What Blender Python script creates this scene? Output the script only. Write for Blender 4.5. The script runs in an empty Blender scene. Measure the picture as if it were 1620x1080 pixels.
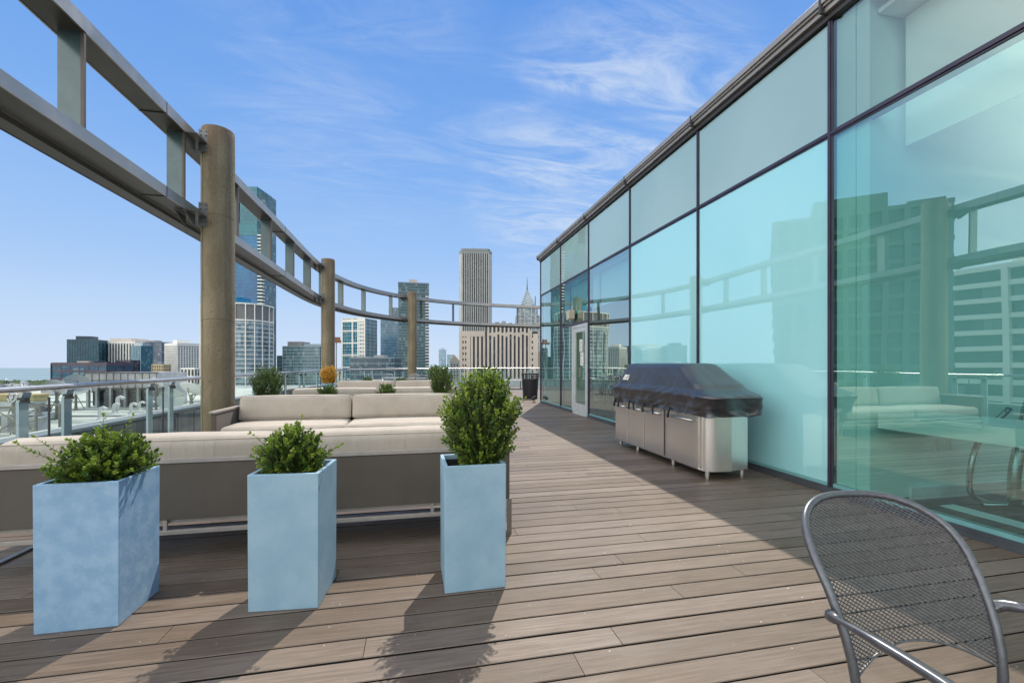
import bpy, math, random
from mathutils import Vector, Matrix, noise
R = math.radians
random.seed(7)
scene = bpy.context.scene
COL = scene.collection

# ---------------------------------------------------------------- camera, sky, sun, exposure
YAW = R(12.0)
EYE = 1.25
SY, CY = math.sin(YAW), math.cos(YAW)
cam_data = bpy.data.cameras.new("camera")
cam = bpy.data.objects.new("camera", cam_data)
COL.objects.link(cam)
cam.location = (0, 0, EYE)
cam.rotation_euler = (R(90), 0, -YAW)
cam_data.sensor_width = 36
cam_data.lens = 36 * 700 / 1620
cam_data.shift_y = 36 / 1620
cam_data.clip_start = 0.05
cam_data.clip_end = 60000
scene.camera = cam

SUN_AZ, SUN_EL = R(23), R(53)          # measured from +Y towards +X
world = bpy.data.worlds.new("World")
scene.world = world
world.use_nodes = True
wt = world.node_tree
wt.nodes.clear()


def N(t, typ, **kw):
    n = t.nodes.new(typ)
    for k, v in kw.items():
        setattr(n, k, v)
    return n


def LK(t, a, b):
    t.links.new(a, b)


def setin(t, sock, v):
    if isinstance(v, bpy.types.NodeSocket):
        t.links.new(v, sock)
    elif v is not None:
        sock.default_value = v


def math_(t, op, a, b=None, c=None, clamp=False):
    n = N(t, 'ShaderNodeMath', operation=op, use_clamp=clamp)
    setin(t, n.inputs[0], a)
    setin(t, n.inputs[1], b)
    setin(t, n.inputs[2], c)
    return n.outputs[0]


def mixc(t, fac, a, b, blend='MIX'):
    n = N(t, 'ShaderNodeMix', data_type='RGBA', blend_type=blend)
    setin(t, n.inputs[0], fac)
    for s, v in ((n.inputs[6], a), (n.inputs[7], b)):
        if isinstance(v, tuple):
            v = (*v[:3], 1)
        setin(t, s, v)
    return n.outputs[2]


def mrange(t, v, a, b, c=0.0, d=1.0, smooth=True):
    n = N(t, 'ShaderNodeMapRange')
    n.interpolation_type = 'SMOOTHSTEP' if smooth else 'LINEAR'
    setin(t, n.inputs[0], v)
    for i, x in enumerate((a, b, c, d)):
        n.inputs[1 + i].default_value = x
    return n.outputs[0]


def noise_(t, vec, scale, detail=4, rough=0.5, dist=0.0):
    n = N(t, 'ShaderNodeTexNoise')
    if vec is not None:
        LK(t, vec, n.inputs['Vector'])
    n.inputs['Scale'].default_value = scale
    n.inputs['Detail'].default_value = detail
    n.inputs['Roughness'].default_value = rough
    n.inputs['Distortion'].default_value = dist
    return n.outputs[0]


def mapping(t, vec, loc=(0, 0, 0), rot=(0, 0, 0), sc=(1, 1, 1)):
    n = N(t, 'ShaderNodeMapping')
    LK(t, vec, n.inputs[0])
    n.inputs[1].default_value = loc
    n.inputs[2].default_value = rot
    n.inputs[3].default_value = sc
    return n.outputs[0]


tc = N(wt, 'ShaderNodeTexCoord')
sep = N(wt, 'ShaderNodeSeparateXYZ')
LK(wt, tc.outputs['Generated'], sep.inputs[0])
zc = math_(wt, 'MAXIMUM', sep.outputs[2], 0.012)
comb = N(wt, 'ShaderNodeCombineXYZ')
LK(wt, sep.outputs[0], comb.inputs[0])
LK(wt, sep.outputs[1], comb.inputs[1])
LK(wt, zc, comb.inputs[2])
sky = N(wt, 'ShaderNodeTexSky', sky_type='NISHITA')
sky.sun_disc = False
sky.sun_elevation = SUN_EL
sky.sun_rotation = SUN_AZ
sky.altitude = 150
sky.air_density = 1.0
sky.dust_density = 0.6
sky.ozone_density = 3.0
LK(wt, comb.outputs[0], sky.inputs[0])
# thin cirrus drawn on a plane far overhead
zd = math_(wt, 'ADD', zc, 0.10)
px = math_(wt, 'DIVIDE', sep.outputs[0], zd)
py = math_(wt, 'DIVIDE', sep.outputs[1], zd)
cp = N(wt, 'ShaderNodeCombineXYZ')
LK(wt, px, cp.inputs[0])
LK(wt, py, cp.inputs[1])
cl1 = noise_(wt, mapping(wt, cp.outputs[0], (3.1, 0.4, 0), (0, 0, R(-28)), (0.55, 1.5, 1)), 1.6, 9, 0.62, 0.6)
cl2 = noise_(wt, mapping(wt, cp.outputs[0], (7.7, 2.4, 0), (0, 0, R(15)), (0.8, 1.0, 1)), 0.75, 3, 0.5, 0.2)
wisp = math_(wt, 'MULTIPLY', mrange(wt, cl1, 0.42, 0.78), mrange(wt, cl2, 0.40, 0.62))
# more cloud on the side of the sky behind and left of the terrace
side_v = math_(wt, 'ADD', math_(wt, 'MULTIPLY', sep.outputs[0], -0.8), math_(wt, 'MULTIPLY_ADD', sep.outputs[1], -0.75, math_(wt, 'MULTIPLY', sep.outputs[2], 0.45)))
side = mrange(wt, side_v, 0.22, 0.60)
veil = math_(wt, 'MULTIPLY', side, mrange(wt, cl1, 0.25, 0.65, 0.6, 1.0))
cloud = math_(wt, 'MAXIMUM', math_(wt, 'MULTIPLY', wisp, 0.75), math_(wt, 'MULTIPLY', veil, 0.8))
el = math_(wt, 'ARCSINE', zc)
ramp = N(wt, 'ShaderNodeValToRGB')
LK(wt, math_(wt, 'DIVIDE', el, R(90)), ramp.inputs[0])
cr = ramp.color_ramp
cr.interpolation = 'CARDINAL'
cr.elements[1].position = 1.0
for p_, c_ in ((1.0, (2.6, 2.9, 3.7)), (0.0, (2.62, 3.15, 3.95)), (0.10, (1.80, 2.62, 3.93)), (0.23, (1.05, 1.98, 3.75)), (0.39, (0.62, 1.48, 3.45)), (0.60, (0.45, 1.25, 3.2))):
    e_ = cr.elements[len(cr.elements) - 1] if p_ == 1.0 else (cr.elements[0] if p_ == 0.0 else cr.elements.new(p_))
    e_.color = (c_[0] / 4, c_[1] / 4, c_[2] / 4, 1)
grad = N(wt, 'ShaderNodeVectorMath', operation='SCALE')
LK(wt, ramp.outputs[0], grad.inputs[0])
grad.inputs[3].default_value = 4.0
skycol = mixc(wt, 0.02, grad.outputs[0], sky.outputs[0])
def toward(v, a, b):
    d_ = N(wt, 'ShaderNodeVectorMath', operation='DOT_PRODUCT')
    LK(wt, tc.outputs['Generated'], d_.inputs[0])
    d_.inputs[1].default_value = v
    return mrange(wt, d_.outputs['Value'], a, b)


patch = math_(wt, 'MAXIMUM', toward((0.38, 0.83, 0.38), 0.925, 0.985), math_(wt, 'MULTIPLY', toward((-0.10, 0.86, 0.50), 0.95, 0.995), 0.35))
cl3 = noise_(wt, mapping(wt, cp.outputs[0], (1.3, 5.2, 0), (0, 0, R(-35)), (0.9, 2.4, 1)), 2.6, 10, 0.66, 1.1)
tex = math_(wt, 'MULTIPLY', mrange(wt, cl3, 0.32, 0.74), mrange(wt, cl1, 0.30, 0.55))
fr_w = math_(wt, 'MAXIMUM', math_(wt, 'MULTIPLY', wisp, 0.05), math_(wt, 'MULTIPLY', math_(wt, 'MULTIPLY', tex, patch), 0.9))
fr_cl = mixc(wt, fr_w, skycol, (2.75, 3.2, 3.9))
fill_bank = mixc(wt, toward((-0.87, -0.49, 0.05), 0.58, 0.88), (7.6, 7.8, 7.8), (15.0, 15.3, 14.9))  # extra bright patch of unseen sky, added as fill for the glass wall
withcl = mixc(wt, math_(wt, 'MULTIPLY', veil, 0.95), fr_cl, fill_bank)
bg = N(wt, 'ShaderNodeBackground')
LK(wt, withcl, bg.inputs[0])
bg.inputs[1].default_value = 0.13
wo = N(wt, 'ShaderNodeOutputWorld')
LK(wt, bg.outputs[0], wo.inputs[0])

sd = bpy.data.lights.new("sun", 'SUN')
sd.energy = 2.35
sd.angle = R(0.5)
sd.color = (1.0, 0.91, 0.79)
sun = bpy.data.objects.new("sun", sd)
COL.objects.link(sun)
ldir = Vector((-math.sin(SUN_AZ) * math.cos(SUN_EL), -math.cos(SUN_AZ) * math.cos(SUN_EL), -math.sin(SUN_EL)))
sun.rotation_euler = ldir.to_track_quat('-Z', 'Y').to_euler()

scene.view_settings.view_transform = 'Standard'
scene.view_settings.look = 'None'
scene.view_settings.exposure = 0.85
scene.view_settings.gamma = 1
scene.render.engine = 'CYCLES'
scene.cycles.max_bounces = 8
scene.cycles.transparent_max_bounces = 16
scene.cycles.caustics_reflective = False
scene.cycles.caustics_refractive = False


# ---------------------------------------------------------------- materials
def new_mat(name):
    m = bpy.data.materials.new(name)
    m.use_nodes = True
    t = m.node_tree
    b = t.nodes['Principled BSDF']
    return m, t, b


def pm(name, c1, c2=None, scale=5.0, rough=0.6, metal=0.0, bump=0.0, bscale=None, sc=(1, 1, 1), detail=5, lo=0.35, hi=0.65, rvar=0.0, spec=None, coord='Object'):
    m, t, b = new_mat(name)
    c2 = c2 or tuple(x * 0.85 for x in c1)
    tcn = N(t, 'ShaderNodeTexCoord')
    vec = mapping(t, tcn.outputs[coord], sc=sc)
    n = noise_(t, vec, scale, detail, 0.6)
    f = mrange(t, n, lo, hi)
    LK(t, mixc(t, f, c1, c2), b.inputs['Base Color'])
    b.inputs['Roughness'].default_value = rough
    if rvar:
        LK(t, mrange(t, n, lo, hi, rough - rvar, rough + rvar), b.inputs['Roughness'])
    b.inputs['Metallic'].default_value = metal
    if spec is not None:
        b.inputs['Specular IOR Level'].default_value = spec
    if bump:
        bn = N(t, 'ShaderNodeBump')
        bn.inputs['Strength'].default_value = bump
        bn.inputs['Distance'].default_value = 0.01
        LK(t, noise_(t, vec, bscale or scale * 4, 6, 0.6), bn.inputs['Height'])
        LK(t, bn.outputs[0], b.inputs['Normal'])
    return m


def glass_sheet(name, tint, refl=(0.9, 1, 0.97), f0=0.12, f1=0.9, wav=0.0, exp=3.0, power=1.0):
    """clear or tinted pane: transmission plus a mirror reflection that grows towards grazing"""
    m, t, b = new_mat(name)
    t.nodes.remove(b)
    out = t.nodes['Material Output']
    tr = N(t, 'ShaderNodeBsdfTransparent')
    tr.inputs[0].default_value = (*tint, 1)
    gl = N(t, 'ShaderNodeBsdfGlossy')
    gl.inputs['Color'].default_value = (*refl, 1)
    gl.inputs['Roughness'].default_value = 0.0
    lw = N(t, 'ShaderNodeLayerWeight')
    lw.inputs[0].default_value = 0.5
    f = math_(t, 'POWER', lw.outputs['Facing'], exp)
    f = math_(t, 'MULTIPLY_ADD', f, f1 - f0, f0)
    if wav:
        tcn = N(t, 'ShaderNodeTexCoord')
        bn = N(t, 'ShaderNodeBump')
        bn.inputs['Strength'].default_value = 1
        bn.inputs['Distance'].default_value = wav
        LK(t, noise_(t, tcn.outputs['Object'], 0.9, 1, 0.4), bn.inputs['Height'])
        LK(t, bn.outputs[0], gl.inputs['Normal'])
    mx = N(t, 'ShaderNodeMixShader')
    LK(t, f, mx.inputs[0])
    LK(t, tr.outputs[0], mx.inputs[1])
    LK(t, gl.outputs[0], mx.inputs[2])
    LK(t, mx.outputs[0], out.inputs[0])
    return m


def facade_glass(name, ca, cb, wx, wz, cc=None, rough=0.12, spec=0.45, lit=0.12, band=0.0, off=0.0, var=0.5):
    """window cells of varying tone, cell size wx by wz metres, with thin joints"""
    m, t, b = new_mat(name)
    tcn = N(t, 'ShaderNodeTexCoord')
    s = N(t, 'ShaderNodeSeparateXYZ')
    LK(t, tcn.outputs['Object'], s.inputs[0])
    h = math_(t, 'ADD', s.outputs[0], s.outputs[1])
    hx = math_(t, 'DIVIDE', math_(t, 'ADD', h, 1000 * wx + 0.37), wx)
    hz = math_(t, 'DIVIDE', math_(t, 'ADD', s.outputs[2], 1000 * wz + off), wz)
    fx, fz = math_(t, 'FLOOR', hx), math_(t, 'FLOOR', hz)
    cb_ = N(t, 'ShaderNodeCombineXYZ')
    LK(t, fx, cb_.inputs[0])
    LK(t, fz, cb_.inputs[1])
    wn = N(t, 'ShaderNodeTexWhiteNoise', noise_dimensions='2D')
    LK(t, cb_.outputs[0], wn.inputs[0])
    big = noise_(t, tcn.outputs['Object'], 0.05, 4, 0.6, 0.5)
    col = mixc(t, mrange(t, big, 0.35, 0.65), ca, cb)
    col = mixc(t, math_(t, 'MULTIPLY', mrange(t, wn.outputs[0], 0.25, 0.9), var), col, tuple(x * 0.45 for x in ca))
    cc = cc or (0.45, 0.5, 0.5)
    col = mixc(t, math_(t, 'MULTIPLY', math_(t, 'GREATER_THAN', wn.outputs[0], 1 - lit), 0.55), col, cc)
    jx = math_(t, 'LESS_THAN', math_(t, 'FRACT', hx), 0.07)
    jz = math_(t, 'LESS_THAN', math_(t, 'FRACT', hz), 0.10 + band)
    j = math_(t, 'MAXIMUM', jx, jz)
    col = mixc(t, math_(t, 'MULTIPLY', j, 0.55), col, cc if band else tuple(x * 0.35 for x in ca))
    LK(t, col, b.inputs['Base Color'])
    b.inputs['Roughness'].default_value = rough
    b.inputs['Specular IOR Level'].default_value = spec
    return m


def painted_glass(name, ca, cb, refl, f0, f1, exp, wav=0.002):
    """opaque back-painted pane: diffuse colour under a mirror-like face"""
    m, t, b = new_mat(name)
    out = t.nodes['Material Output']
    tcn = N(t, 'ShaderNodeTexCoord')
    LK(t, mixc(t, mrange(t, noise_(t, tcn.outputs['Object'], 0.5, 3, 0.5), 0.3, 0.7), ca, cb), b.inputs['Base Color'])
    b.inputs['Roughness'].default_value = 0.7
    b.inputs['Specular IOR Level'].default_value = 0.0
    gl = N(t, 'ShaderNodeBsdfGlossy')
    gl.inputs['Color'].default_value = (*refl, 1)
    gl.inputs['Roughness'].default_value = 0.0
    lw = N(t, 'ShaderNodeLayerWeight')
    lw.inputs[0].default_value = 0.5
    f = math_(t, 'MULTIPLY_ADD', math_(t, 'POWER', lw.outputs['Facing'], exp), f1 - f0, f0)
    bn = N(t, 'ShaderNodeBump')
    bn.inputs['Strength'].default_value = 1
    bn.inputs['Distance'].default_value = wav
    LK(t, noise_(t, tcn.outputs['Object'], 0.9, 1, 0.4), bn.inputs['Height'])
    LK(t, bn.outputs[0], gl.inputs['Normal'])
    mx = N(t, 'ShaderNodeMixShader')
    LK(t, f, mx.inputs[0])
    LK(t, b.outputs[0], mx.inputs[1])
    LK(t, gl.outputs[0], mx.inputs[2])
    LK(t, mx.outputs[0], out.inputs[0])
    return m


def deck_mat():
    m, t, b = new_mat('deck_boards')
    at = N(t, 'ShaderNodeAttribute', attribute_name='rnd')
    tcn = N(t, 'ShaderNodeTexCoord')
    ofs = N(t, 'ShaderNodeVectorMath', operation='ADD')
    LK(t, tcn.outputs['Object'], ofs.inputs[0])
    sc = N(t, 'ShaderNodeVectorMath', operation='SCALE')
    sc.inputs[3].default_value = 37.0
    LK(t, at.outputs['Color'], sc.inputs[0])
    LK(t, sc.outputs[0], ofs.inputs[1])
    grain = noise_(t, mapping(t, ofs.outputs[0], sc=(1.2, 26, 1)), 3.0, 6, 0.65)
    fine = noise_(t, mapping(t, ofs.outputs[0], sc=(6, 120, 1)), 3.0, 4, 0.7)
    blot = noise_(t, mapping(t, tcn.outputs['Object'], sc=(0.8, 1.6, 1)), 1.3, 6, 0.65, 0.5)
    spots = noise_(t, tcn.outputs['Object'], 14.0, 5, 0.7, 1.5)
    col = mixc(t, mrange(t, grain, 0.3, 0.7), (0.108, 0.073, 0.049), (0.186, 0.134, 0.095))
    v = math_(t, 'MULTIPLY_ADD', at.outputs['Fac'], 0.46, 0.76)
    worn = noise_(t, mapping(t, tcn.outputs['Object'], sc=(0.35, 0.5, 1)), 1.0, 4, 0.6, 0.8)
    hv = N(t, 'ShaderNodeHueSaturation')
    LK(t, v, hv.inputs['Value'])
    LK(t, math_(t, 'MULTIPLY_ADD', at.outputs['Fac'], -0.25, 1.05), hv.inputs['Saturation'])
    LK(t, col, hv.inputs['Color'])
    col = mixc(t, math_(t, 'MULTIPLY', mrange(t, blot, 0.48, 0.72), 0.5), hv.outputs[0], (0.215, 0.178, 0.146))
    col = mixc(t, math_(t, 'MULTIPLY', mrange(t, spots, 0.66, 0.74), 0.35), col, (0.5, 0.45, 0.4))
    col = mixc(t, math_(t, 'MULTIPLY', mrange(t, fine, 0.35, 0.2), 0.35), col, (0.12, 0.09, 0.07))
    col = mixc(t, math_(t, 'MULTIPLY', mrange(t, worn, 0.42, 0.62), 0.30), col, (0.085, 0.068, 0.055))
    scuff = noise_(t, mapping(t, tcn.outputs['Object'], rot=(0, 0, 0.6), sc=(14, 3, 1)), 2.0, 5, 0.75, 2.0)
    col = mixc(t, math_(t, 'MULTIPLY', mrange(t, scuff, 0.66, 0.73), 0.45), col, (0.32, 0.29, 0.25))
    LK(t, col, b.inputs['Base Color'])
    LK(t, mrange(t, blot, 0.3, 0.7, 0.42, 0.66), b.inputs['Roughness'])
    b.inputs['Specular IOR Level'].default_value = 0.4
    bn = N(t, 'ShaderNodeBump')
    bn.inputs['Strength'].default_value = 0.35
    bn.inputs['Distance'].default_value = 0.004
    LK(t, math_(t, 'ADD', grain, math_(t, 'MULTIPLY', fine, 0.5)), bn.inputs['Height'])
    LK(t, bn.outputs[0], b.inputs['Normal'])
    return m


def leaf_mat(name, dark, mid, young, trans=0.35):
    m, t, b = new_mat(name)
    out = t.nodes['Material Output']
    at = N(t, 'ShaderNodeAttribute', attribute_name='tip')
    gi = N(t, 'ShaderNodeNewGeometry')
    c = mixc(t, gi.outputs['Random Per Island'], dark, mid)
    c = mixc(t, mrange(t, at.outputs['Fac'], 0.35, 1.0), c, young)
    LK(t, c, b.inputs['Base Color'])
    b.inputs['Roughness'].default_value = 0.38
    b.inputs['Specular IOR Level'].default_value = 0.55
    tr = N(t, 'ShaderNodeBsdfTranslucent')
    LK(t, mixc(t, 0.5, c, young), tr.inputs[0])
    mx = N(t, 'ShaderNodeMixShader')
    mx.inputs[0].default_value = trans
    LK(t, b.outputs[0], mx.inputs[1])
    LK(t, tr.outputs[0], mx.inputs[2])
    LK(t, mx.outputs[0], out.inputs[0])
    return m


def weave_mat(name, c1, c2, scale=350):
    m, t, b = new_mat(name)
    tcn = N(t, 'ShaderNodeTexCoord')
    n = noise_(t, tcn.outputs['Object'], 3.0, 5, 0.6)
    col = mixc(t, mrange(t, n, 0.3, 0.7), c1, c2)
    w = noise_(t, mapping(t, tcn.outputs['Object'], sc=(1, 1, 3)), scale * 0.3, 2, 0.5)
    col = mixc(t, math_(t, 'MULTIPLY', mrange(t, w, 0.4, 0.6), 0.18), col, tuple(x * 0.6 for x in c1))
    LK(t, col, b.inputs['Base Color'])
    b.inputs['Roughness'].default_value = 0.85
    b.inputs['Sheen Weight'].default_value = 0.15
    bn = N(t, 'ShaderNodeBump')
    bn.inputs['Strength'].default_value = 0.25
    bn.inputs['Distance'].default_value = 0.003
    LK(t, w, bn.inputs['Height'])
    LK(t, bn.outputs[0], b.inputs['Normal'])
    return m


def cushion_mat():
    m, t, b = new_mat('cushion_canvas')
    tcn = N(t, 'ShaderNodeTexCoord')
    n = noise_(t, tcn.outputs['Object'], 4.0, 5, 0.6)
    LK(t, mixc(t, mrange(t, n, 0.3, 0.7), (0.41, 0.35, 0.285), (0.46, 0.395, 0.325)), b.inputs['Base Color'])
    b.inputs['Roughness'].default_value = 0.8
    b.inputs['Sheen Weight'].default_value = 0.2
    pk = noise_(t, mapping(t, tcn.outputs['Object'], sc=(22, 2, 1.2)), 1.0, 3, 0.6, 0.6)
    soft = noise_(t, tcn.outputs['Object'], 6.0, 3, 0.5)
    bn = N(t, 'ShaderNodeBump')
    bn.inputs['Strength'].default_value = 0.30
    bn.inputs['Distance'].default_value = 0.010
    LK(t, math_(t, 'ADD', mrange(t, pk, 0.45, 0.8), math_(t, 'MULTIPLY', soft, 0.8)), bn.inputs['Height'])
    LK(t, bn.outputs[0], b.inputs['Normal'])
    return m


def concrete_mat():
    m, t, b = new_mat('column_concrete')
    tcn = N(t, 'ShaderNodeTexCoord')
    o = tcn.outputs['Object']
    big = noise_(t, mapping(t, o, sc=(1, 1, 0.5)), 2.2, 6, 0.65, 0.4)
    drip = noise_(t, mapping(t, o, sc=(9, 9, 0.35)), 1.0, 6, 0.6, 0.3)
    col = mixc(t, mrange(t, big, 0.3, 0.7), (0.19, 0.150, 0.085), (0.285, 0.232, 0.145))
    col = mixc(t, math_(t, 'MULTIPLY', mrange(t, drip, 0.46, 0.64), 0.6), col, (0.17, 0.13, 0.08))
    sp = noise_(t, o, 30, 3, 0.7)
    col = mixc(t, math_(t, 'MULTIPLY', mrange(t, sp, 0.6, 0.72), 0.3), col, (0.45, 0.4, 0.3))
    sx = N(t, 'ShaderNodeSeparateXYZ')
    LK(t, o, sx.inputs[0])
    # rust brown cap stain near the rim
    top = mrange(t, math_(t, 'ADD', sx.outputs[2], math_(t, 'MULTIPLY', big, 0.5)), 4.6, 4.95)
    col = mixc(t, math_(t, 'MULTIPLY', top, 0.6), col, (0.13, 0.075, 0.045))
    LK(t, col, b.inputs['Base Color'])
    b.inputs['Roughness'].default_value = 0.85
    pits = N(t, 'ShaderNodeTexVoronoi')
    LK(t, mapping(t, o, sc=(1, 1, 0.6)), pits.inputs['Vector'])
    pits.inputs['Scale'].default_value = 13
    pit = mrange(t, pits.outputs['Distance'], 0.05, 0.14)
    bn = N(t, 'ShaderNodeBump')
    bn.inputs['Strength'].default_value = 0.8
    bn.inputs['Distance'].default_value = 0.02
    LK(t, math_(t, 'ADD', pit, noise_(t, o, 22, 6, 0.7)), bn.inputs['Height'])
    LK(t, bn.outputs[0], b.inputs['Normal'])
    return m


def steel_brushed():
    m, t, b = new_mat('stainless_steel')
    tcn = N(t, 'ShaderNodeTexCoord')
    n = noise_(t, mapping(t, tcn.outputs['Object'], sc=(40, 40, 1.2)), 3.0, 4, 0.6)
    sm = noise_(t, tcn.outputs['Object'], 3.0, 4, 0.6)
    LK(t, mixc(t, mrange(t, sm, 0.3, 0.7), (0.74, 0.70, 0.655), (0.78, 0.745, 0.70)), b.inputs['Base Color'])
    b.inputs['Metallic'].default_value = 0.9
    b.inputs['Roughness'].default_value = 0.26
    return m


def cover_mat():
    m, t, b = new_mat('cover_vinyl')
    tcn = N(t, 'ShaderNodeTexCoord')
    n = noise_(t, tcn.outputs['Object'], 3.0, 5, 0.6)
    LK(t, mixc(t, mrange(t, n, 0.3, 0.7), (0.014, 0.014, 0.018), (0.024, 0.024, 0.029)), b.inputs['Base Color'])
    b.inputs['Roughness'].default_value = 0.40
    b.inputs['Specular IOR Level'].default_value = 1.0
    b.inputs['Coat Weight'].default_value = 0.35
    b.inputs['Coat Roughness'].default_value = 0.38
    w = noise_(t, mapping(t, tcn.outputs['Object'], sc=(2, 2.5, 1)), 4.0, 5, 0.55, 1.6)
    bn = N(t, 'ShaderNodeBump')
    bn.inputs['Strength'].default_value = 0.35
    bn.inputs['Distance'].default_value = 0.02
    LK(t, w, bn.inputs['Height'])
    LK(t, bn.outputs[0], b.inputs['Normal'])
    return m


M = {}
M['deck'] = deck_mat()
M['under'] = pm('deck_gap_dark', (0.004, 0.003, 0.003), rough=0.9)
M['screw'] = pm('screw_steel', (0.42, 0.38, 0.33), rough=0.35, metal=0.6)
M['membrane'] = pm('roof_membrane', (0.50, 0.50, 0.48), (0.38, 0.38, 0.37), scale=0.7, rough=0.9)
M['white_wall'] = pm('white_parapet_paint', (0.66, 0.68, 0.68), (0.58, 0.60, 0.60), scale=0.8, rough=0.7)
M['ribbed'] = pm('zinc_panels', (0.16, 0.175, 0.185), (0.28, 0.30, 0.31), scale=2.0, rough=0.35, metal=0.7, sc=(1, 1, 0.2))
M['concrete'] = concrete_mat()
M['seam'] = pm('seam_dark', (0.10, 0.08, 0.05), rough=0.9)
M['beam'] = pm('painted_beam_steel', (0.34, 0.32, 0.285), (0.41, 0.385, 0.35), scale=1.6, rough=0.36, metal=0.6, rvar=0.07)
M['soffit'] = pm('beam_soffit_shade', (0.075, 0.068, 0.055), (0.10, 0.09, 0.075), scale=1.2, rough=0.5, metal=0.1)  # shade on the beam undersides put in as darker paint
M['bracket'] = pm('galvanised_bracket', (0.13, 0.125, 0.12), (0.18, 0.175, 0.165), scale=8, rough=0.5, metal=0.2)
M['fin'] = pm('fin_panel', (0.065, 0.10, 0.10), (0.085, 0.125, 0.125), scale=3, rough=0.2, metal=0.2)
M['fin_edge'] = pm('fin_edge_bronze', (0.11, 0.08, 0.06), rough=0.5)
M['rail_steel'] = pm('satin_rail_steel', (0.52, 0.51, 0.50), (0.62, 0.61, 0.60), scale=20, rough=0.28, metal=0.85)
M['rail_post'] = pm('rail_post_paint', (0.37, 0.45, 0.50), (0.43, 0.51, 0.56), scale=5, rough=0.45, metal=0.15)
M['black_bits'] = pm('black_clamp', (0.03, 0.03, 0.035), rough=0.5)
M['rail_glass'] = glass_sheet('rail_glass', (0.86, 0.95, 0.92), f0=0.05, f1=0.55, exp=3.5)
M['planter'] = pm('planter_blue_composite', (0.235, 0.40, 0.58), (0.33, 0.49, 0.65), scale=13, rough=0.62, bump=0.15, bscale=40, detail=9, lo=0.35, hi=0.68, rvar=0.08)
M['planter2'] = pm('planter_grey_blue_composite', (0.25, 0.40, 0.51), (0.31, 0.46, 0.56), scale=5, rough=0.6, bump=0.1, bscale=40, detail=7)
M['liner'] = pm('planter_liner', (0.03, 0.033, 0.04), rough=0.6)
M['soil'] = pm('potting_soil', (0.035, 0.026, 0.02), (0.06, 0.045, 0.035), scale=40, rough=1, bump=1.0, bscale=60)
M['leaf'] = leaf_mat('boxwood_leaves', (0.012, 0.045, 0.007), (0.05, 0.125, 0.015), (0.27, 0.38, 0.05))
M['leaf_dark'] = leaf_mat('boxwood_leaves_dark', (0.016, 0.05, 0.012), (0.045, 0.105, 0.018), (0.15, 0.25, 0.035))
M['leaf_gold'] = leaf_mat('golden_leaves', (0.45, 0.20, 0.012), (0.62, 0.33, 0.025), (0.75, 0.48, 0.06))
M['stem'] = pm('stem_bark', (0.14, 0.12, 0.06), rough=0.8)
M['cushion'] = cushion_mat()
M['sling'] = weave_mat('taupe_sling_weave', (0.102, 0.082, 0.064), (0.122, 0.10, 0.079))
M['sofa_frame'] = pm('taupe_powder_coat', (0.42, 0.37, 0.33), (0.37, 0.325, 0.29), scale=12, rough=0.45, metal=0.2)
M['sofa_leg'] = pm('sled_leg_steel', (0.30, 0.28, 0.26), rough=0.35, metal=0.7)
M['steel'] = steel_brushed()
M['steel_dark'] = pm('cabinet_black', (0.035, 0.035, 0.04), rough=0.4, metal=0.3)  # near-black carcass behind the grill doors
M['cover'] = cover_mat()
M['strap'] = pm('black_strap', (0.015, 0.015, 0.017), rough=0.6)
M['tag_white'] = pm('white_label', (0.75, 0.74, 0.70), rough=0.5)
M['ink'] = pm('label_ink', (0.10, 0.09, 0.08), rough=0.6)
M['chair'] = pm('charcoal_metallic_coat', (0.11, 0.112, 0.125), (0.14, 0.143, 0.155), scale=60, rough=0.34, metal=0.55)
M['chair_mesh'] = pm('charcoal_mesh_coat', (0.10, 0.10, 0.11), (0.14, 0.14, 0.15), scale=60, rough=0.4, metal=0.5)
M['coping'] = pm('coping_aluminium', (0.34, 0.31, 0.285), (0.40, 0.37, 0.345), scale=2, rough=0.4, metal=0.5)
M['coping_dark'] = pm('coping_dark_reveal', (0.045, 0.042, 0.045), rough=0.5)  # dark band below the coping, also used for joints
M['mullion'] = pm('anodised_dark_mullion', (0.045, 0.04, 0.06), (0.06, 0.052, 0.08), scale=4, rough=0.35, metal=0.3)
M['sill'] = pm('base_flashing', (0.07, 0.08, 0.09), (0.10, 0.11, 0.12), scale=3, rough=0.45, metal=0.4)
M['pane'] = glass_sheet('tinted_curtain_glass', (0.62, 0.93, 0.88), (0.74, 0.95, 0.88), f0=0.37, f1=0.95, wav=0.002, exp=2.6)
M['pane_far'] = glass_sheet('mirrored_curtain_glass', (0.50, 0.85, 0.82), (0.86, 0.99, 0.92), f0=0.40, f1=0.95, wav=0.002, exp=2.0)
M['pane_aqua'] = painted_glass('back_painted_aqua_glass', (0.36, 0.74, 0.76), (0.42, 0.79, 0.80), (0.86, 0.99, 0.96), 0.20, 0.92, 2.6)
M['pane_grey'] = painted_glass('back_painted_grey_glass', (0.31, 0.45, 0.45), (0.36, 0.50, 0.495), (0.86, 0.95, 0.90), 0.12, 0.9, 3.4)
M['pane_pale'] = glass_sheet('spandrel_curtain_glass', (0.66, 0.75, 0.73), (0.70, 0.77, 0.75), f0=0.22, f1=0.92, wav=0.002, exp=3.6)
M['backing_aqua'] = pm('backing_panel_aqua', (0.50, 0.93, 0.95), (0.56, 0.95, 0.96), scale=0.6, rough=0.6)
M['backing_pale'] = pm('backing_panel_pale', (0.80, 0.90, 0.86), (0.76, 0.87, 0.84), scale=0.6, rough=0.6)
M['room_wall'] = pm('room_wall_paint', (0.66, 0.88, 0.82), (0.70, 0.9, 0.84), scale=0.7, rough=0.8)
M['room_white'] = pm('room_white_paint', (0.80, 0.82, 0.80), rough=0.7)
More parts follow.
